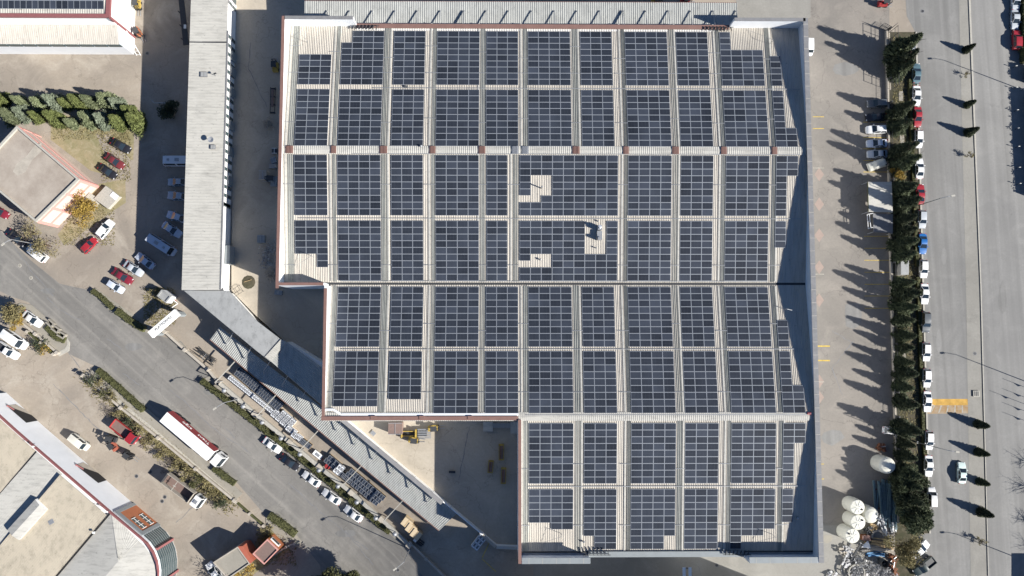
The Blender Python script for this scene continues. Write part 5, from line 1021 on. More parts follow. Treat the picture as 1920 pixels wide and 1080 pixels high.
# weeds as uncountable ground cover
vs = []; fs = []; rnd = random.Random(5)
for (x0, y0, x1, y1, n) in ((100, 225, 245, 262, 700), (190, 250, 245, 340, 600), (120, 380, 215, 460, 700), (165, 700, 440, 945, 2600), (1668, 70, 1712, 990, 2600), (270, 540, 330, 610, 900), (480, 1000, 556, 1060, 500)):
    for _ in range(n):
        if x1 - x0 > 250: s_ = rnd.random(); px, py = x0 + (x1 - x0) * s_ + rnd.gauss(0, 8) - 4, y0 + (y1 - y0) * s_ + rnd.gauss(0, 8) + 6
        elif x0 > 1600: s_ = rnd.random(); px, py = 1672 + 14 * s_ + rnd.uniform(0, 34 + 8 * s_), y0 + (y1 - y0) * s_
        else: px, py = rnd.uniform(x0, x1), rnd.uniform(y0, y1)
        p = G(px, py)
        for _ in range(2): a = rnd.uniform(0, 6.28); q = rnd.uniform(.15, .5); k = len(vs); d = Vector((math.cos(a), math.sin(a), 0)); e = Vector((-d.y, d.x, 0)); vs += [tuple(p - e * .08), tuple(p + e * .08), tuple(p + d * q + Vector((0, 0, rnd.uniform(.05, .4))))]; fs.append((k, k + 1, k + 2))
me = bpy.data.meshes.new('weeds'); me.from_pydata(vs, [], fs); me.materials.append(M['leafo']); o = link(bpy.data.objects.new('weeds', me)); tag(o, 'dry weeds and tufts of grass on bare ground', 'weeds', None, 'stuff')
# ================================================================== STREET FURNITURE
def lamp(px, h, arm, lab, g='tall street lamps'):
    p = G(*px); q = G(px[0] + arm[0], px[1] + arm[1]); d = (q - p); d.z = 0; L = d.length; d.normalize()
    t = thing('street_lamp', p, lab, 'street lamp', g); b = MB(); b.tube((0, 0, 0), (0, 0, h * .93), .11, 8, .07); b.tube((0, 0, h * .93), d * L * .5 + Vector((0, 0, h * .99)), .06, 6); b.tube(d * L * .5 + Vector((0, 0, h * .99)), d * L + Vector((0, 0, h)), .05, 6); b.build('pole', 'steel', t, world=False)
    b = MB(); b.box((d.x * (L + .25), d.y * (L + .25), h), (.8, .34, .16), math.atan2(d.y, d.x)); b.build('lamp_head', 'kerb', t, world=False); b = MB(); b.tube((0, 0, 0), (0, 0, .5), .2, 8); b.build('base', 'steel', t, world=False)
lamp((449, 748), 9.0, (-13, 9), 'street lamp standing in the long hedge above the white sedan row'); lamp((768, 1030), 9.0, (-13, 9), 'street lamp at the lower end of the long hedge'); lamp((68, 458), 8.5, (-10, 8), 'street lamp beside the black sedan at the left edge')
lamp((1712, 388), 11, (13, -2), 'street lamp rising from the conifer strip level with the pale carport'); lamp((1718, 829), 11, (13, 2), 'street lamp rising from the conifer strip below the orange crossing')
lamp((1915, 168), 12.3, (-13, 1), 'tall street lamp at the right edge near the top'); lamp((1943, 723), 12.3, (-13, 1), 'tall street lamp beyond the right edge level with the crossing'); lamp((1946, 1061), 12.3, (-13, 1), 'tall street lamp beyond the right edge near the bottom')
for i, y in enumerate((127, 167, 209, 243, 277, 316, 346)):
    t = thing('bollard', G(1899 + i * 1.2, y), 'short dark roadside post, %s from above by the right edge' % ORD[i], 'bollard', 'roadside posts'); b = MB(); b.tube((0, 0, 0), (0, 0, 1.1), .06, 7); b.build('post', 'dark', t, world=False); b = MB(); b.box((0, 0, 1.15), (.34, .1, .25)); b.build('reflector', 'tankt', t, world=False)
for i, (x, y) in enumerate(((1881, 710), (1881, 729), (1858, 733), (1881, 755), (1881, 773))):
    h = 8.5 if i != 2 else 10; p = G(x + h * 12.9, y + h * 5.0); t = thing('flagpole', p, 'flagpole beyond the right edge, %s from above in the row' % ORD[i], 'flagpole', 'flagpoles at the right edge'); b = MB(); b.tube((0, 0, 0), (0, 0, h), .07, 6, .04); b.build('pole', 'steel', t, world=False)
    b = MB(); b.face([(0, 0, h - 1.5), (-.1, -.4, h - 2.3), (0, 0, h - 2.8)]); b.face([(0, 0, h - 1.5), (.1, -.3, h - 2.4), (-.1, -.4, h - 2.3)]); b.build('flag', 'redt', t, world=False)
# fence and low wall between car park and conifers
ft = thing('boundary_fence', G(1661, 60), 'low dark wall with metal railing between car park and conifers', 'fence')
fl = [(1662, 58), (1664, 150), (1665, 240), (1669, 440), (1673, 600), (1678, 780), (1681, 900), (1702, 1002)][:7] + [(1683, 980), (1697, 1090)][:1]
for a, c in zip(fl, fl[1:]): b = MB(); b.bar(G(*a, .35), G(*c, .35), .35, .7); b.build('wall', 'rust' if False else 'stone', ft)
fp3 = [G(*p) for p in fl]; L = 0; b = MB()
for a, c in zip(fp3, fp3[1:]):
    for z in (1.0, 1.7): b.bar(a + Vector((0, 0, z)), c + Vector((0, 0, z)), .05, .05)
    n_ = int((c - a).length / .45)
    for i in range(n_): q = a.lerp(c, i / n_); b.tube(q + Vector((0, 0, .7)), q + Vector((0, 0, 1.75)), .018, 3)
b.build('railing', 'dark', ft)
for a, c in zip(fp3, fp3[1:]):
    n_ = max(1, int((c - a).length / 5))
    for i in range(n_): q = a.lerp(c, i / n_); b = MB(); b.box((q.x, q.y, .95), (.3, .3, 1.9)); b.build('post', 'dark', ft)
b = MB(); q = P(1668, 85), P(1669, 58)
gt = thing('yard_gate', G(1663, 58), 'open metal grid gate at the top end of the car park fence', 'gate')
for k, (a, c) in enumerate((((1648, 52), (1663, 60)), ((1663, 60), (1672, 52)))):
    A, C = G(*a), G(*c); b = MB()
    for z in (.2, 1.3, 2.4): b.bar(A + Vector((0, 0, z)), C + Vector((0, 0, z)), .07, .07)
    for i in range(6): q = A.lerp(C, i / 5); b.tube(q + Vector((0, 0, .1)), q + Vector((0, 0, 2.5)), .035, 4)
    b.build('gate_leaf', 'dark', gt)
lf = thing('mesh_fence', G(1650, 60), 'tall wire mesh fence whose grid shadow falls on the car park', 'fence')
b = MB(); A, C = G(1666, 62), G(1668, 170)
for z in (.2, 1.4, 2.6, 3.8): b.bar(A + Vector((0, 0, z)), C + Vector((0, 0, z)), .07, .07)
for i in range(9): q = A.lerp(C, i / 8); b.tube(q, q + Vector((0, 0, 3.9)), .06, 5)
b.build('frame', 'dark', lf); b = MB(); b.bar(A + Vector((0, 0, .15)), C + Vector((0, 0, .15)), .3, .3); b.build('plinth', 'stone', lf)
# low walls at the left
def lowwall(pts, w_, h, m, lab, cap=None):
    P3 = [G(*p) for p in pts]; t = thing('low_wall', P3[0], lab, 'wall')
    for a, c in zip(P3, P3[1:]): b = MB(); b.bar(a + Vector((0, 0, h / 2)), c + Vector((0, 0, h / 2)), w_, h); b.build('wall_panel', m, t)
    for p in P3: b = MB(); b.box((p.x, p.y, p.z + h / 2 + .1), (w_ + .25, w_ + .25, h + .25), R_(-40)); b.build('pier', 'stone', t)
lowwall([(160, 704), (230, 764), (300, 820), (370, 878), (442, 937)], .45, .9, 'stone', 'long low concrete wall between the left yard and the footpath'); lowwall([(30, 594), (70, 626), (110, 661)], .45, .7, 'stone', 'short low wall between the white vans and the street corner')
lowwall([(445, 940), (470, 962), (496, 984)], .25, .8, 'leafg', 'green sliding gate track at the lower end of the low wall'); lowwall([(55, 622), (80, 643), (104, 664)], .3, .8, 'leafg', 'green gate rail behind the short low wall')
lowwall([(312, 622), (350, 656), (392, 692), (412, 716)], .5, .9, 'stone', 'dark low wall running from the white gate beam'); lowwall([(412, 716), (480, 775), (545, 828), (600, 874), (660, 922), (716, 972), (768, 1020)], .8, .9, 'kerb', 'pale street wall below the diagonal canopy')
lowwall([(770, 1016), (800, 1046), (840, 1085)], .4, .8, 'stone', 'shaded low wall running to the bottom edge'); lowwall([(500, 1050), (538, 1024), (553, 1018)], .3, .5, 'kerb', 'kerb wall beside the gatehouse')
for i in range(10):
    f = (i + .5) / 10; p = G(408 + 352 * f, 716 + 296 * f, .8); t = thing('planter_lamp', (p.x, p.y, p.z - .8), 'round topped lamp on the pale street wall, %s from the upper left' % ORD[i], 'lamp', 'round lamps on the street wall')
    b = MB(); b.tube((0, 0, .4), (0, 0, 2.2), .07, 7); b.build('pole', 'dark', t, world=False); b = MB(); b.lathe([(.1, 2.2), (.45, 2.35), (.5, 2.6), (.3, 2.85), (.05, 2.95)], n=12); b.build('shade', 'steel', t, world=False)
t = thing('roadside_sign', G(164, 703), 'narrow sign blade on the wall end casting a slanted shadow', 'sign'); b = MB(); b.tube((0, 0, 0), (0, 0, 2.4), .06, 6); b.build('pole', 'steel', t, world=False); b = MB(); b.box((0, 0, 1.9), (1.0, .1, .5), R_(40)); b.build('panel', 'stone', t, world=False)
for i, (x, y) in enumerate(((37, 498), (58, 521), (746, 1069), (276, 100), (1730, 21), (282, 885), (256, 893), (309, 932), (304, 940), (1828, 663), (1344, 1060))):
    p = G(x, y, .03); t = thing('manhole_cover', p, ['pale round cover, upper one on the street at left', 'pale round cover, lower one on the street at left', 'round street cover near the lower street lamp', 'round cover in the shade beside the top left hall', 'small round cover on the road near the top', 'small dark round patch near the tipper lorry tail', 'pale round cover below the black machine', 'dark round patch right of the terracotta bay', 'second dark round patch right of the terracotta bay', 'small round cover on the median', 'round cover on the pale forecourt at the bottom'][i], 'cover', 'round covers in the ground')
    b = MB(); b.tube((0, 0, -.02), (0, 0, .01), .42, 18); b.build('ring', 'kerb' if i < 2 else 'grey', t, world=False); b = MB(); b.tube((0, 0, 0), (0, 0, .02), .3, 18); b.build('lid', 'walk' if i < 2 else 'dark', t, world=False)
p = G(1829.5, 738); t = thing('drain_cover', p, 'square framed cover on the median left of the crossing level', 'cover'); b = MB(); b.box((0, 0, .2), (1.4, 1.3, .14)); b.build('frame', 'kerb', t, world=False); b = MB()
for q in (-.35, 0, .35): b.box((q, 0, .29), (.16, 1.0, .04))
b.build('grate', 'dark', t, world=False)
# ================================================================== YARD GOODS
def crate(px, rz, kind, lab, g, s_=1.0):
    p = G(*px); t = thing('crate', p, lab, 'crate', g, rz, s_)
    dark = kind == 'dark'; h = .9
    b = MB(); b.box((0, 0, .08), (1.25, 1.05, .16)); b.build('pallet', 'wood', t, world=False)
    b = MB(); b.box((0, 0, .16 + h / 2), (1.2, 1.0, h)); b.build('load', {'dark': 'bluec', 'white': 'whiteb', 'card': 'card'}[kind], t, world=False)
    b = MB()
    if kind != 'card':
        for s2 in (-1, 1): b.box((s2 * .57, 0, h + .18), (.07, 1.0, .05)); b.box((0, s2 * .47, h + .18), (1.2, .07, .05))
        b.box((0, 0, h + .18), (.06, .95, .05))
        if not dark: b.box((.27, 0, h + .17), (.3, .5, .04), 0, 1); b.box((-.27, 0, h + .17), (.3, .5, .04), 0, 1)
        b.build('frame_rim', ['steel', 'grey'] if not dark else ['steel', 'dark'], t, world=False)
    else: b.box((0, 0, h + .165), (.1, 1.0, .02)); b.build('tape', 'wood', t, world=False)
RA = ang((440, 700), (520, 763))
def crow(a, c, n, kind, what, g, s_=1.0):
    for i in range(n):
        f = i / (n - 1); crate((a[0] + (c[0] - a[0]) * f, a[1] + (c[1] - a[1]) * f), RA, kind, what % ORD[i], g, s_)
crow((449, 701), (522, 763), 11, 'dark', 'dark topped crate, %s from the upper left in the row beside the canopy', 'dark crates beside the diagonal canopy', 1.05); crow((453, 694), (528, 757), 11, 'dark', 'dark topped crate, %s from the upper left in the row under the canopy edge', 'dark crates beside the diagonal canopy', 1.05)
crow((436, 709), (512, 770), 12, 'white', 'white framed crate, %s from the upper left in the long row', 'white crates beside the diagonal canopy', .95)
k = 0
for r in range(3):
    for c in range(4):
        if (r, c) in ((2, 0),): continue
        crate((516 + c * 8.5 + r * 5, 777 + c * 7.2 - r * 6.8 + r * 2), RA, 'white', 'white framed crate, number %s of the clustered group below the long rows' % ['one', 'two', 'three', 'four', 'five', 'six', 'seven', 'eight', 'nine', 'ten', 'eleven'][k], 'white crates beside the diagonal canopy'); k += 1
for i, (x, y) in enumerate(((545, 803), (552, 808), (555, 815), (563, 819))): crate((x, y), RA, 'white', 'plain white carton stack, %s from the upper left after the clustered crates' % ORD[i], 'white cartons beside the canopy', 1.15)
for i, (x, y) in enumerate(((568, 825), (574, 830), (580, 834))): crate((x, y), RA, 'dark', 'dark crate, %s of three below the white cartons' % ORD[i], 'dark crates beside the diagonal canopy', 1.1)
k = 0
for (x, y, n_, mrow) in ((616, 863, 3, 2), (640, 885, 3, 1), (650, 893, 8, 3)):
    for i in range(n_):
        for r in range(mrow): crate((x + i * 8.0 + r * 6.0, y + i * 6.7 - r * 5.8 + r), RA, 'dark', 'dark crate, %s across in rank %s of the lower dark group' % (ORD[r], ['one', 'two', 'three', 'four', 'five', 'six', 'seven', 'eight', 'nine', 'ten', 'eleven', 'twelve', 'thirteen', 'fourteen'][k]), 'dark crates in the lower group', 1.05)
        k += 1
for i, (x, y) in enumerate(((635, 881), (641, 876))): crate((x, y), RA, 'white', 'white crate, %s of two inside the lower dark group' % ['left', 'right'][i], 'white crates beside the diagonal canopy', 1.3)
for i, (x, y) in enumerate(((765, 977), (773, 988), (782, 998))): crate((x, y), RA, 'card', 'large beige carton stack, %s of three near the lower end of the canopy' % ['upper', 'middle', 'lower'][i], 'large beige cartons', 1.75)
for i, (x, y) in enumerate(((893, 1020), (899, 1012), (905, 1005))): crate((x, y), RA, 'white', 'grey shaded crate, %s of three by the yard gate' % ['lower', 'middle', 'upper'][i], 'crates by the yard gate', 1.4)
t = thing('trolley', G(597, 852), 'white hand trolley with red handle beside the crates', 'trolley', None, RA); b = MB(); b.box((0, 0, .5), (2.2, 1.1, .3)); b.build('deck', 'white', t, world=False); b = MB(); b.box((0, 0, .7), (1.0, .6, .06)); b.build('top_frame', 'steel', t, world=False); b = MB(); b.bar((1.1, 0, .6), (2.3, -.2, 1.0), .12, .12); b.build('handle', 'red', t, world=False); wheels(t, (-.8, .8), 1.1, .2)
t = thing('red_bin', G(616, 873), 'small bright red bin next to the street wall', 'bin'); b = MB(); b.lathe([(.5, 0), (.6, 1.0)], n=12); b.build('drum', 'red', t, world=False); b = MB(); b.lathe([(.64, 1.0), (.6, 1.12), (.1, 1.2)], n=12); b.build('lid', 'red', t, world=False)
# storage tanks
def tank(px, r, h, lab, dome=False, lying=False):
    p = P(px[0], px[1], h); t = thing('storage_tank', (p.x, p.y, 0), lab, 'tank', 'tall ivory storage tanks'); b = MB()
    b.lathe([(r, 0), (r, h - .25), (r * .97, h - .08)] + ([(r * .8, h + .25), (r * .45, h + .45), (.05, h + .5)] if dome else [(r * .93, h), (.05, h + .12)]), n=30); b.build('shell', 'tank', t, smooth=False, world=False)
    b = MB()
    for i in range(8): a = i * math.pi / 4 + .3; z = h + (.32 if dome else .1); b.bar((math.cos(a) * r * .2, math.sin(a) * r * .2, z + .05 + (.1 if dome else 0)), (math.cos(a) * r * .88, math.sin(a) * r * .88, h + .02 + (.12 if dome else 0)), .14, .08)
    b.build('lid_rib', 'tankt', t, world=False); b = MB(); a = px[0]; b.tube((math.cos(a) * r * .6, math.sin(a) * r * .6, h), (math.cos(a) * r * .6, math.sin(a) * r * .6, h + (.35 if dome else .22)), .2, 12); b.build('manhole', 'black', t, world=False)
    b = MB()
    for z in (h * .3, h * .62): b.lathe([(r + .02, z), (r + .05, z + .04), (r + .05, z + .1), (r + .02, z + .14)], n=30); b.f.pop(); b.m.pop()
    b.build('hoop', 'tank', t, world=False)
tank((1608, 951), 1.55, 3.7, 'ivory tank, uppermost of the clustered four, with ribbed lid'); tank((1609, 979.5), 1.6, 3.7, 'ivory tank, middle of the clustered four with ribbed lid'); tank((1598.5, 1005), 1.55, 3.9, 'ivory tank, lowest of the clustered four with ribbed lid')
tank((1633, 966), 1.7, 3.2, 'glossy domed tank on the right of the clustered four', True); tank((1664, 873), 1.75, 3.6, 'single domed tank standing apart under the conifers', True)
# scrap yard
SG = 'scrap goods in the lower right yard'
def goods(px, rz, name, lab, parts, cat=None, g=SG):
    t = thing(name, G(*px), lab, cat or name.split('_')[-1], g, R_(rz))
    for n_, m, fn in parts: b = MB(); fn(b); b.build(n_, m, t, world=False)
    return t
def bundle(n_, L, w_, r, seed):
    def f(b):
        rd = random.Random(seed)
        for i in range(n_): y = rd.uniform(-w_ / 2, w_ / 2); a = rd.gauss(0, .08); z = rd.uniform(.1, .6); l = L * rd.uniform(.7, 1); b.bar((-l / 2, y - a * l / 2, z), (l / 2, y + a * l / 2, z + rd.gauss(0, .05)), r, r)
    return f
goods((1656, 935), 90, 'beam_bundle', 'big bundle of teal grey steel beams in conifer shade', [('beam_stack', 'teal', bundle(16, 8.5, 4.0, .35, 1)), ('bearer', 'rust', lambda b: (b.bar((-2, -2, .05), (-2, 2, .05), .2, .1), b.bar((2, -2, .05), (2, 2, .05), .2, .1)))])
goods((1672, 930), 86, 'beam_bundle', 'teal grey beams partly under the big conifer', [('beam_stack', 'teal', bundle(10, 7, 2.6, .3, 2)), ('bearer', 'rust', lambda b: b.bar((-2, -1.4, .05), (-2, 1.4, .05), .2, .1))]); goods((1668, 972), 88, 'beam_bundle', 'teal blue box beams below the shaded bundle', [('beam_stack', 'teal', bundle(6, 4.5, 2.0, .45, 3)), ('bearer', 'rust', lambda b: b.bar((-1, -1.2, .05), (-1, 1.2, .05), .2, .1))])
goods((1654, 984), 105, 'pipe_bundle', 'white steel lengths lying in the sun beside the tanks', [('pipe_stack', 'white', bundle(6, 4.5, 1.2, .2, 4)), ('tie', 'dark', lambda b: b.bar((0, -.7, .7), (0, .7, .7), .1, .05))]); goods((1647, 976), 65, 'pipe_bundle', 'slanting pale lengths right of the domed tank', [('pipe_stack', 'steel', bundle(4, 4, .7, .18, 5)), ('tie', 'dark', lambda b: b.bar((0, -.5, .7), (0, .5, .7), .1, .05))]); goods((1674, 987), 90, 'pipe_bundle', 'short white box lengths near the big conifer', [('pipe_stack', 'white', bundle(4, 2.6, 1.6, .3, 6)), ('tie', 'dark', lambda b: b.bar((0, -.9, .7), (0, .9, .7), .1, .05))])
goods((1620, 1006), 0, 'rusty_box', 'square rust brown box between tank and planks', [('case', 'rust', lambda b: b.box((0, 0, .5), (1.7, 1.1, 1.0))), ('lid', 'redc', lambda b: b.box((0, 0, 1.04), (1.75, 1.15, .08)))]); goods((1640, 1037), -2, 'beam_bundle', 'bright blue painted beams in the scrap yard', [('beam_stack', 'blue', bundle(5, 4.6, .8, .25, 7)), ('bearer', 'rust', lambda b: b.bar((-1, -.6, .05), (-1, .6, .05), .2, .1))])
goods((1645, 1026), -4, 'plank_pile', 'long grey weathered plank pile above the blue beams', [('plank_stack', 'stone', bundle(12, 7.0, 1.8, .2, 8)), ('bearer', 'wood', lambda b: b.bar((-2, -1, .05), (-2, 1, .05), .2, .1))]); goods((1651, 1016), -8, 'plank_pile', 'tan plank pile with orange boards above the grey one', [('plank_stack', 'wood', bundle(11, 6.0, 1.8, .2, 9)), ('bearer', 'rust', lambda b: b.bar((-2, -1, .05), (-2, 1, .05), .2, .1))])
goods((1638, 1033), 0, 'plank_pile', 'dark thin rods pile left of the blue beams', [('rod_stack', 'dark', bundle(12, 7.5, 1.4, .1, 19)), ('bearer', 'wood', lambda b: b.bar((-2, -1, .05), (-2, 1, .05), .2, .1))])
def arc(r, w_, a0, a1, z, n_=14):
    return lambda b: [b.bar((r * math.cos(a0 + (a1 - a0) * i / n_), r * math.sin(a0 + (a1 - a0) * i / n_), z), (r * math.cos(a0 + (a1 - a0) * (i + 1) / n_), r * math.sin(a0 + (a1 - a0) * (i + 1) / n_), z), w_, .25) for i in range(n_)]
goods((1644, 1005), 0, 'curved_duct', 'grey curved channel piece in the middle of the scrap yard', [('channel', 'stone', arc(1.3, .4, .3, 3.3, .5)), ('flange', 'steel', lambda b: b.box((1.3, .3, .5), (.6, .15, .5)))])
goods((1603, 1072), 0, 'metal_ring', 'large pale ring of tube around crumpled white scrap', [('ring_tube', 'kerb', arc(1.7, .22, 0, 6.283, .7, 26)), ('inner_hoop', 'steel', arc(1.5, .1, 0, 6.283, .3, 22))]); goods((1587, 1068), 0, 'metal_ring', 'dark thin hoop left of the pale ring', [('ring_tube', 'dark', arc(1.5, .12, .8, 4.6, .6, 20)), ('foot', 'steel', lambda b: b.box((-1.4, 0, .3), (.2, .2, .6)))])
goods((1651, 1052), 0, 'barrel', 'upright dark barrel open at the top near the scrap', [('drum', 'dark', lambda b: (b.lathe([(.75, 0), (.78, .9), (.75, 1.9)], n=18), b.f.pop(), b.m.pop())), ('bottom', 'black', lambda b: b.tube((0, 0, .1), (0, 0, .2), .7, 16))]); goods((1599, 1036), 62, 'steel_post', 'long dark steel post leaning across the scrap yard', [('shaft', 'dark', lambda b: b.bar((-2.6, 0, .3), (2.6, 0, 1.2), .3, .3)), ('plate', 'steel', lambda b: b.box((2.6, 0, 1.2), (.1, .7, .7)))])
goods((1619, 1021), 18, 'sheet_panel', 'white triangular sheet lying on the planks', [('sheet', 'white', lambda b: b.prism([(-1, 0), (.9, -.9), (.9, .9)], .8, .86)), ('prop', 'wood', lambda b: b.box((.5, 0, .4), (.3, 1.2, .8)))])
for i, (x, y, m, l) in enumerate(((1578, 1033, 'stone', 'grey motor block, uppermost left in the scrap yard'), (1588, 1026, 'junk', 'mixed metal gearbox beside the lowest tank'), (1590, 1037, 'junk', 'crumpled metal casing below the gearbox'), (1583, 1052, 'junk', 'small pile of white metal offcuts with a shadow at left'), (1557, 1077, 'junk', 'boxy grey machine alone at the bottom edge'), (1672, 1045, 'rust', 'rusty frame stack, upper one by the fence'), (1672, 1056, 'rust', 'rusty frame stack, middle one by the fence'), (1675, 1070, 'rust', 'rusty frame stack, lowest one by the fence'), (1651, 866, 'rust', 'brown debris beside the single tank'), (1650, 838, 'rust', 'low brown pallet of junk under the conifer shadow'), (1627, 994, 'dark', 'dark tangled coil right of the middle tank'), (1636, 990, 'wood', 'tan tangled cable heap right of the middle tank'))):
    def f(b, s_=i):
        rd = random.Random(s_ + 40)
        for _ in range(14): b.box((rd.uniform(-.8, .8), rd.uniform(-.7, .7), rd.uniform(.1, .8)), (rd.uniform(.2, .9), rd.uniform(.15, .6), rd.uniform(.1, .5)), rd.uniform(0, 3))
    goods((x, y), i * 40, 'scrap_part', l, [('casing', m, f), ('pipe_piece', 'steel', lambda b, s_=i: b.tube((-.8, 0, .5), (.9, .3, .8), .09, 6))])
def crumple(b, seed, r, n_):
    rd = random.Random(seed)
    for _ in range(n_):
        c = Vector((rd.gauss(0, r * .5), rd.gauss(0, r * .5), rd.uniform(0, .9))); u = Vector((rd.gauss(0, 1), rd.gauss(0, 1), rd.gauss(0, 1))).normalized() * rd.uniform(.1, .45); v = Vector((rd.gauss(0, 1), rd.gauss(0, 1), rd.gauss(0, 1))).normalized() * rd.uniform(.1, .35); b.face([c, c + u, c + u + v, c + v])
for i, (x, y, r, l) in enumerate(((1609, 1052, 1.5, 'heap of crumpled white and grey sheet scrap above the ring'), (1603, 1071, 1.3, 'crumpled white scrap inside the pale ring'), (1632, 1066, 1.7, 'heap of grey scrap sheets in the middle of the yard'), (1650, 1066, 1.9, 'biggest white scrap heap below the barrel'), (1661, 1077, 1.5, 'scrap heap at the bottom edge by the fence'))):
    o = MB(); crumple(o, i, r, 420); p = G(x, y); oo = o.build('scrap_heap', 'junk', None, world=False); oo.location = p; tag(oo, l, 'scrap', SG)
# factory yard goods
YG = 'goods in the factory yards'
def boxy(px, rz, dims, m, lab, name='container', m2='steel', z=0, g=YG):
    a, c, h = dims; return goods(px, rz, name, lab, [('body', m, lambda b: b.box((0, 0, h / 2 + .1), (a, c, h))), ('top_frame', m2, lambda b: (b.box((0, c / 2 - .05, h + .12), (a, .12, .08)), b.box((0, -c / 2 + .05, h + .12), (a, .12, .08)), b.box((0, 0, h + .12), (.1, c - .25, .08)))), ('skid', 'dark', lambda b: (b.box((a * .3, 0, .05), (.2, c, .1)), b.box((-a * .3, 0, .05), (.2, c, .1))))], 'container', g)
boxy((744, 801), 0, (2.9, 2.4, 2.2), 'brown', 'brown container against the bottom factory wall in the sun'); 
goods((786, 812), 0, 'roller_rack', 'steel roller rack with yellow end frames in the sunny yard', [('rollers', 'steel', lambda b: [b.box((1.2, -.9 + i * .36, .8), (2.9, .2, .3)) for i in range(6)]), ('end_frame', 'yel', lambda b: (b.box((-.6, 0, .9), (.25, 1.8, 1.0)), b.box((-3.6, 0, .9), (.25, 1.6, 1.0)), b.box((-2.1, .5, .9), (3, .15, .3)), b.box((-2.1, -.5, .9), (3, .15, .3)))), ('under_frame', 'dark', lambda b: b.box((-1.0, 0, .3), (5.2, 1.2, .4)))], 'rack')
for (x, y, rz, L, l) in ((940, 847, 90, 3.4, 'yellow-brown narrow machine in yard shade, uppermost of three'), (920, 874, 85, 2.6, 'squat yellow-brown machine in yard shade, middle of three'), (944, 891, 88, 3.4, 'yellow-brown narrow machine in yard shade, lowest of three')):
    goods((x, y), rz, 'stacker_machine', l, [('chassis', 'yel', lambda b, L=L: b.box((0, 0, .5), (L, 1.1, .6))), ('deck', 'brown', lambda b, L=L: b.box((0, 0, .85), (L * .8, .8, .12))), ('beam', 'rust', lambda b, L=L: b.bar((-L * .4, .2, 1.0), (L * .4, .1, 1.2), .14, .14))], 'machine', YG)
goods((848, 884), 0, 'steel_bench', 'small dark steel bench alone in the shaded yard', [('seat', 'dark', lambda b: b.box((0, 0, .5), (1.4, .5, .08))), ('frame', 'steel', lambda b: b.box((0, 0, .25), (1.2, .3, .4)))], 'bench', YG)
st_ = thing('loading_steps', P(935, 805, 0), 'pale concrete landing with dark metal stair against the bottom factory wall', 'stairs')
for a, c in (((906, 791), (924, 809)), ((957, 791), (971, 813))): A, C = P(*a, 1.1), P(*c, 1.1); b = MB(); b.prism([(A.x, A.y), (C.x, A.y), (C.x, C.y), (A.x, C.y)], 0, 1.1); b.build('landing', 'roof', st_)
b = MB(); A, C = P(924, 794, 1.2), P(957, 802, 1.2)
for i in range(14): b.box((A.x + (C.x - A.x) * (i + .5) / 14, (A.y + C.y) / 2, 1.1), (.14, abs(A.y - C.y), .06))
b.build('stair_grid', 'steel', st_)
goods((700, 812), -40, 'drain_hatch', 'small square frame lying in the sunny yard corner', [('frame', 'stone', lambda b: b.box((0, 0, .1), (1.2, 1.0, .2))), ('cover', 'steel', lambda b: b.box((0, 0, .22), (1.0, .8, .05)))], 'frame', YG)
boxy((492, 449), 0, (1.6, 1.6, .9), 'lgrey', 'white square box alone in the shaded alley', 'cabinet'); boxy((497, 331), 0, (1.6, 1.9, 1.5), 'stone', 'grey cabinet beside the pale machine in the alley', 'cabinet'); boxy((516, 284), 0, (1.1, 1.2, .5), 'dark', 'small dark framed box at the parapet in the alley', 'cabinet', 'white'); boxy((515, 302), 20, (1.2, 1.2, .8), 'lgrey', 'pale tilted cabinet at the parapet in the alley', 'cabinet'); boxy((514, 313), 5, (1.6, .9, .8), 'stone', 'grey low cabinet below the tilted one in the alley', 'cabinet'); boxy((516, 345), 0, (1.3, 1.3, 1), 'lgrey', 'blue-grey cabinet below the pale machine in the alley', 'cabinet'); boxy((524, 549), -5, (1.6, .9, .8), 'lgrey', 'pale box near the notch of the factory wall', 'cabinet')
for i, (x, y, r, l) in enumerate(((505, 470, 1.6, 'heap of pale bundled scrap beside the parapet in the alley'), (502, 492, 1.5, 'heap of wire scrap lower in the alley'), (512, 515, 1.2, 'heap of dark scrap near the notch of the factory'), (506, 235, 1.3, 'tangled pale scrap pile in the upper alley'))):
    o = MB(); crumple(o, 30 + i, r, 260); oo = o.build('scrap_heap', 'junk' if i < 2 else 'stone', None, world=False); oo.location = G(x, y); tag(oo, l, 'scrap', YG)
goods((513, 190), 90, 'steel_rack', 'long dark steel rack in the upper alley', [('frame', 'dark', lambda b: (b.box((0, .5, .6), (6, .12, .12)), b.box((0, -.5, .6), (6, .12, .12)), [b.box((-2.7 + i * 1.8, 0, .4), (.12, 1.1, .8)) for i in range(4)])), ('load', 'brown', lambda b: b.box((.5, 0, .75), (4, .5, .2)))], 'rack', YG)
goods((466, 529), 0, 'ash_patch', 'flattened heap of dark gravel in the sunny end of the alley', [('heap', 'soil', lambda b: b.lathe([(1.5, 0), (1.2, .06), (.6, .12), (.05, .14)], n=11)), ('stick', 'wood', lambda b: b.bar((-.9, 0, .3), (.8, .5, .35), .08, .08))], 'heap', YG)
goods((446, 546), 35, 'wire_cage', 'thin wire frame cage on the pale yard end', [('frame', 'dark', lambda b: [b.bar(p, q, .06, .06) for p, q in (((-1.1, -.8, .6), (1.1, -.8, .6)), ((-1.1, .8, .6), (1.1, .8, .6)), ((-1.1, -.8, .6), (-1.1, .8, .6)), ((1.1, -.8, .6), (1.1, .8, .6)), ((0, -.8, .6), (0, .8, .6)))]), ('leg', 'dark', lambda b: [b.tube((x, y, 0), (x, y, .6), .04, 4) for x in (-1.1, 1.1) for y in (-.8, .8)])], 'cage', YG)
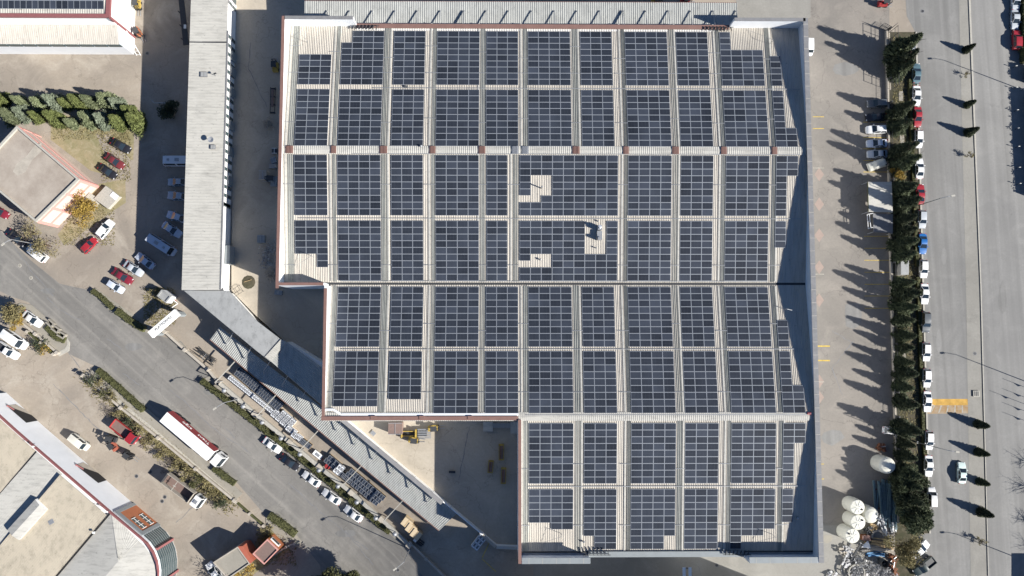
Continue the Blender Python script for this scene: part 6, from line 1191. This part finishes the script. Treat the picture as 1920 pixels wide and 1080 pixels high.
# grey barriers at the street corner
for i, (x, y) in enumerate(((98, 606), (108, 617), (119, 628))):
    goods((x, y), -42 + i * 6, 'grey_barrier', 'grey framed barrier, %s of three on the street corner' % ['upper', 'middle', 'lower'][i], [('block', 'walk', lambda b: (b.box((0, .45, .45), (1.7, .3, .9)), b.box((0, -.45, .45), (1.7, .3, .9)), b.box((.75, 0, .45), (.25, .7, .9)))), ('base', 'grey', lambda b: b.box((0, 0, .06), (1.5, .8, .12)))], 'barrier', 'barriers on the street corner')
t, q, zz = hut('kiosk', [(304, 543), (322, 556), (312, 568), (295, 555)], 2.6, 'small grey roofed kiosk beside the white gate beam', 'white', 'roofg', 'roofg')
goods((327, 561), -40, 'leaning_rail', 'thin white and red frame leaning beside the kiosk', [('rail', 'white', lambda b: (b.bar((-1.6, 0, .9), (1.6, 0, .9), .14, .14), b.bar((1.6, 0, .9), (1.2, -1.5, .9), .14, .14))), ('stripe', 'red', lambda b: b.bar((-1.2, .2, .95), (1.0, .2, .95), .1, .08))], 'frame', YG)
goods((385, 668), -38, 'steel_tangle', 'tangle of dark steel bars on the low wall near the canopy', [('bars', 'dark', bundle(18, 6, 1.6, .09, 77)), ('tie', 'steel', lambda b: b.bar((0, -.7, .7), (0, .7, .7), .08, .08))], 'bars', YG); goods((786, 1014), -40, 'steel_tangle', 'dark bar heap at the lower end of the street wall', [('bars', 'dark', bundle(14, 2.6, 1.2, .12, 78)), ('tie', 'white', lambda b: b.box((-.8, -.3, .6), (.7, .5, .4)))], 'bars', YG)
goods((300, 193), 0, 'white_pipe', 'bent white pipe rail in the shade beside the long block', [('pipe', 'steel', lambda b: b.path([(-1.6, .4, .6), (-1, -.2, .6), (1.6, -.2, .6)], .12, 6)), ('foot', 'dark', lambda b: b.box((0, -.2, .25), (.2, .2, .5)))], 'pipe', YG)
goods((1269, 1050), 0, 'twin_sign', 'pair of small bright white panels on the bottom factory wall', [('panel', 'white', lambda b: b.box((-.6, 0, 8.4), (.6, 2.4, .1))), ('panel', 'white', lambda b: b.box((.6, 0, 8.4), (.6, 2.4, .1))), ('bracket', 'dark', lambda b: b.box((0, 1.0, 8.3), (2.0, .2, .1)))], 'sign', None)
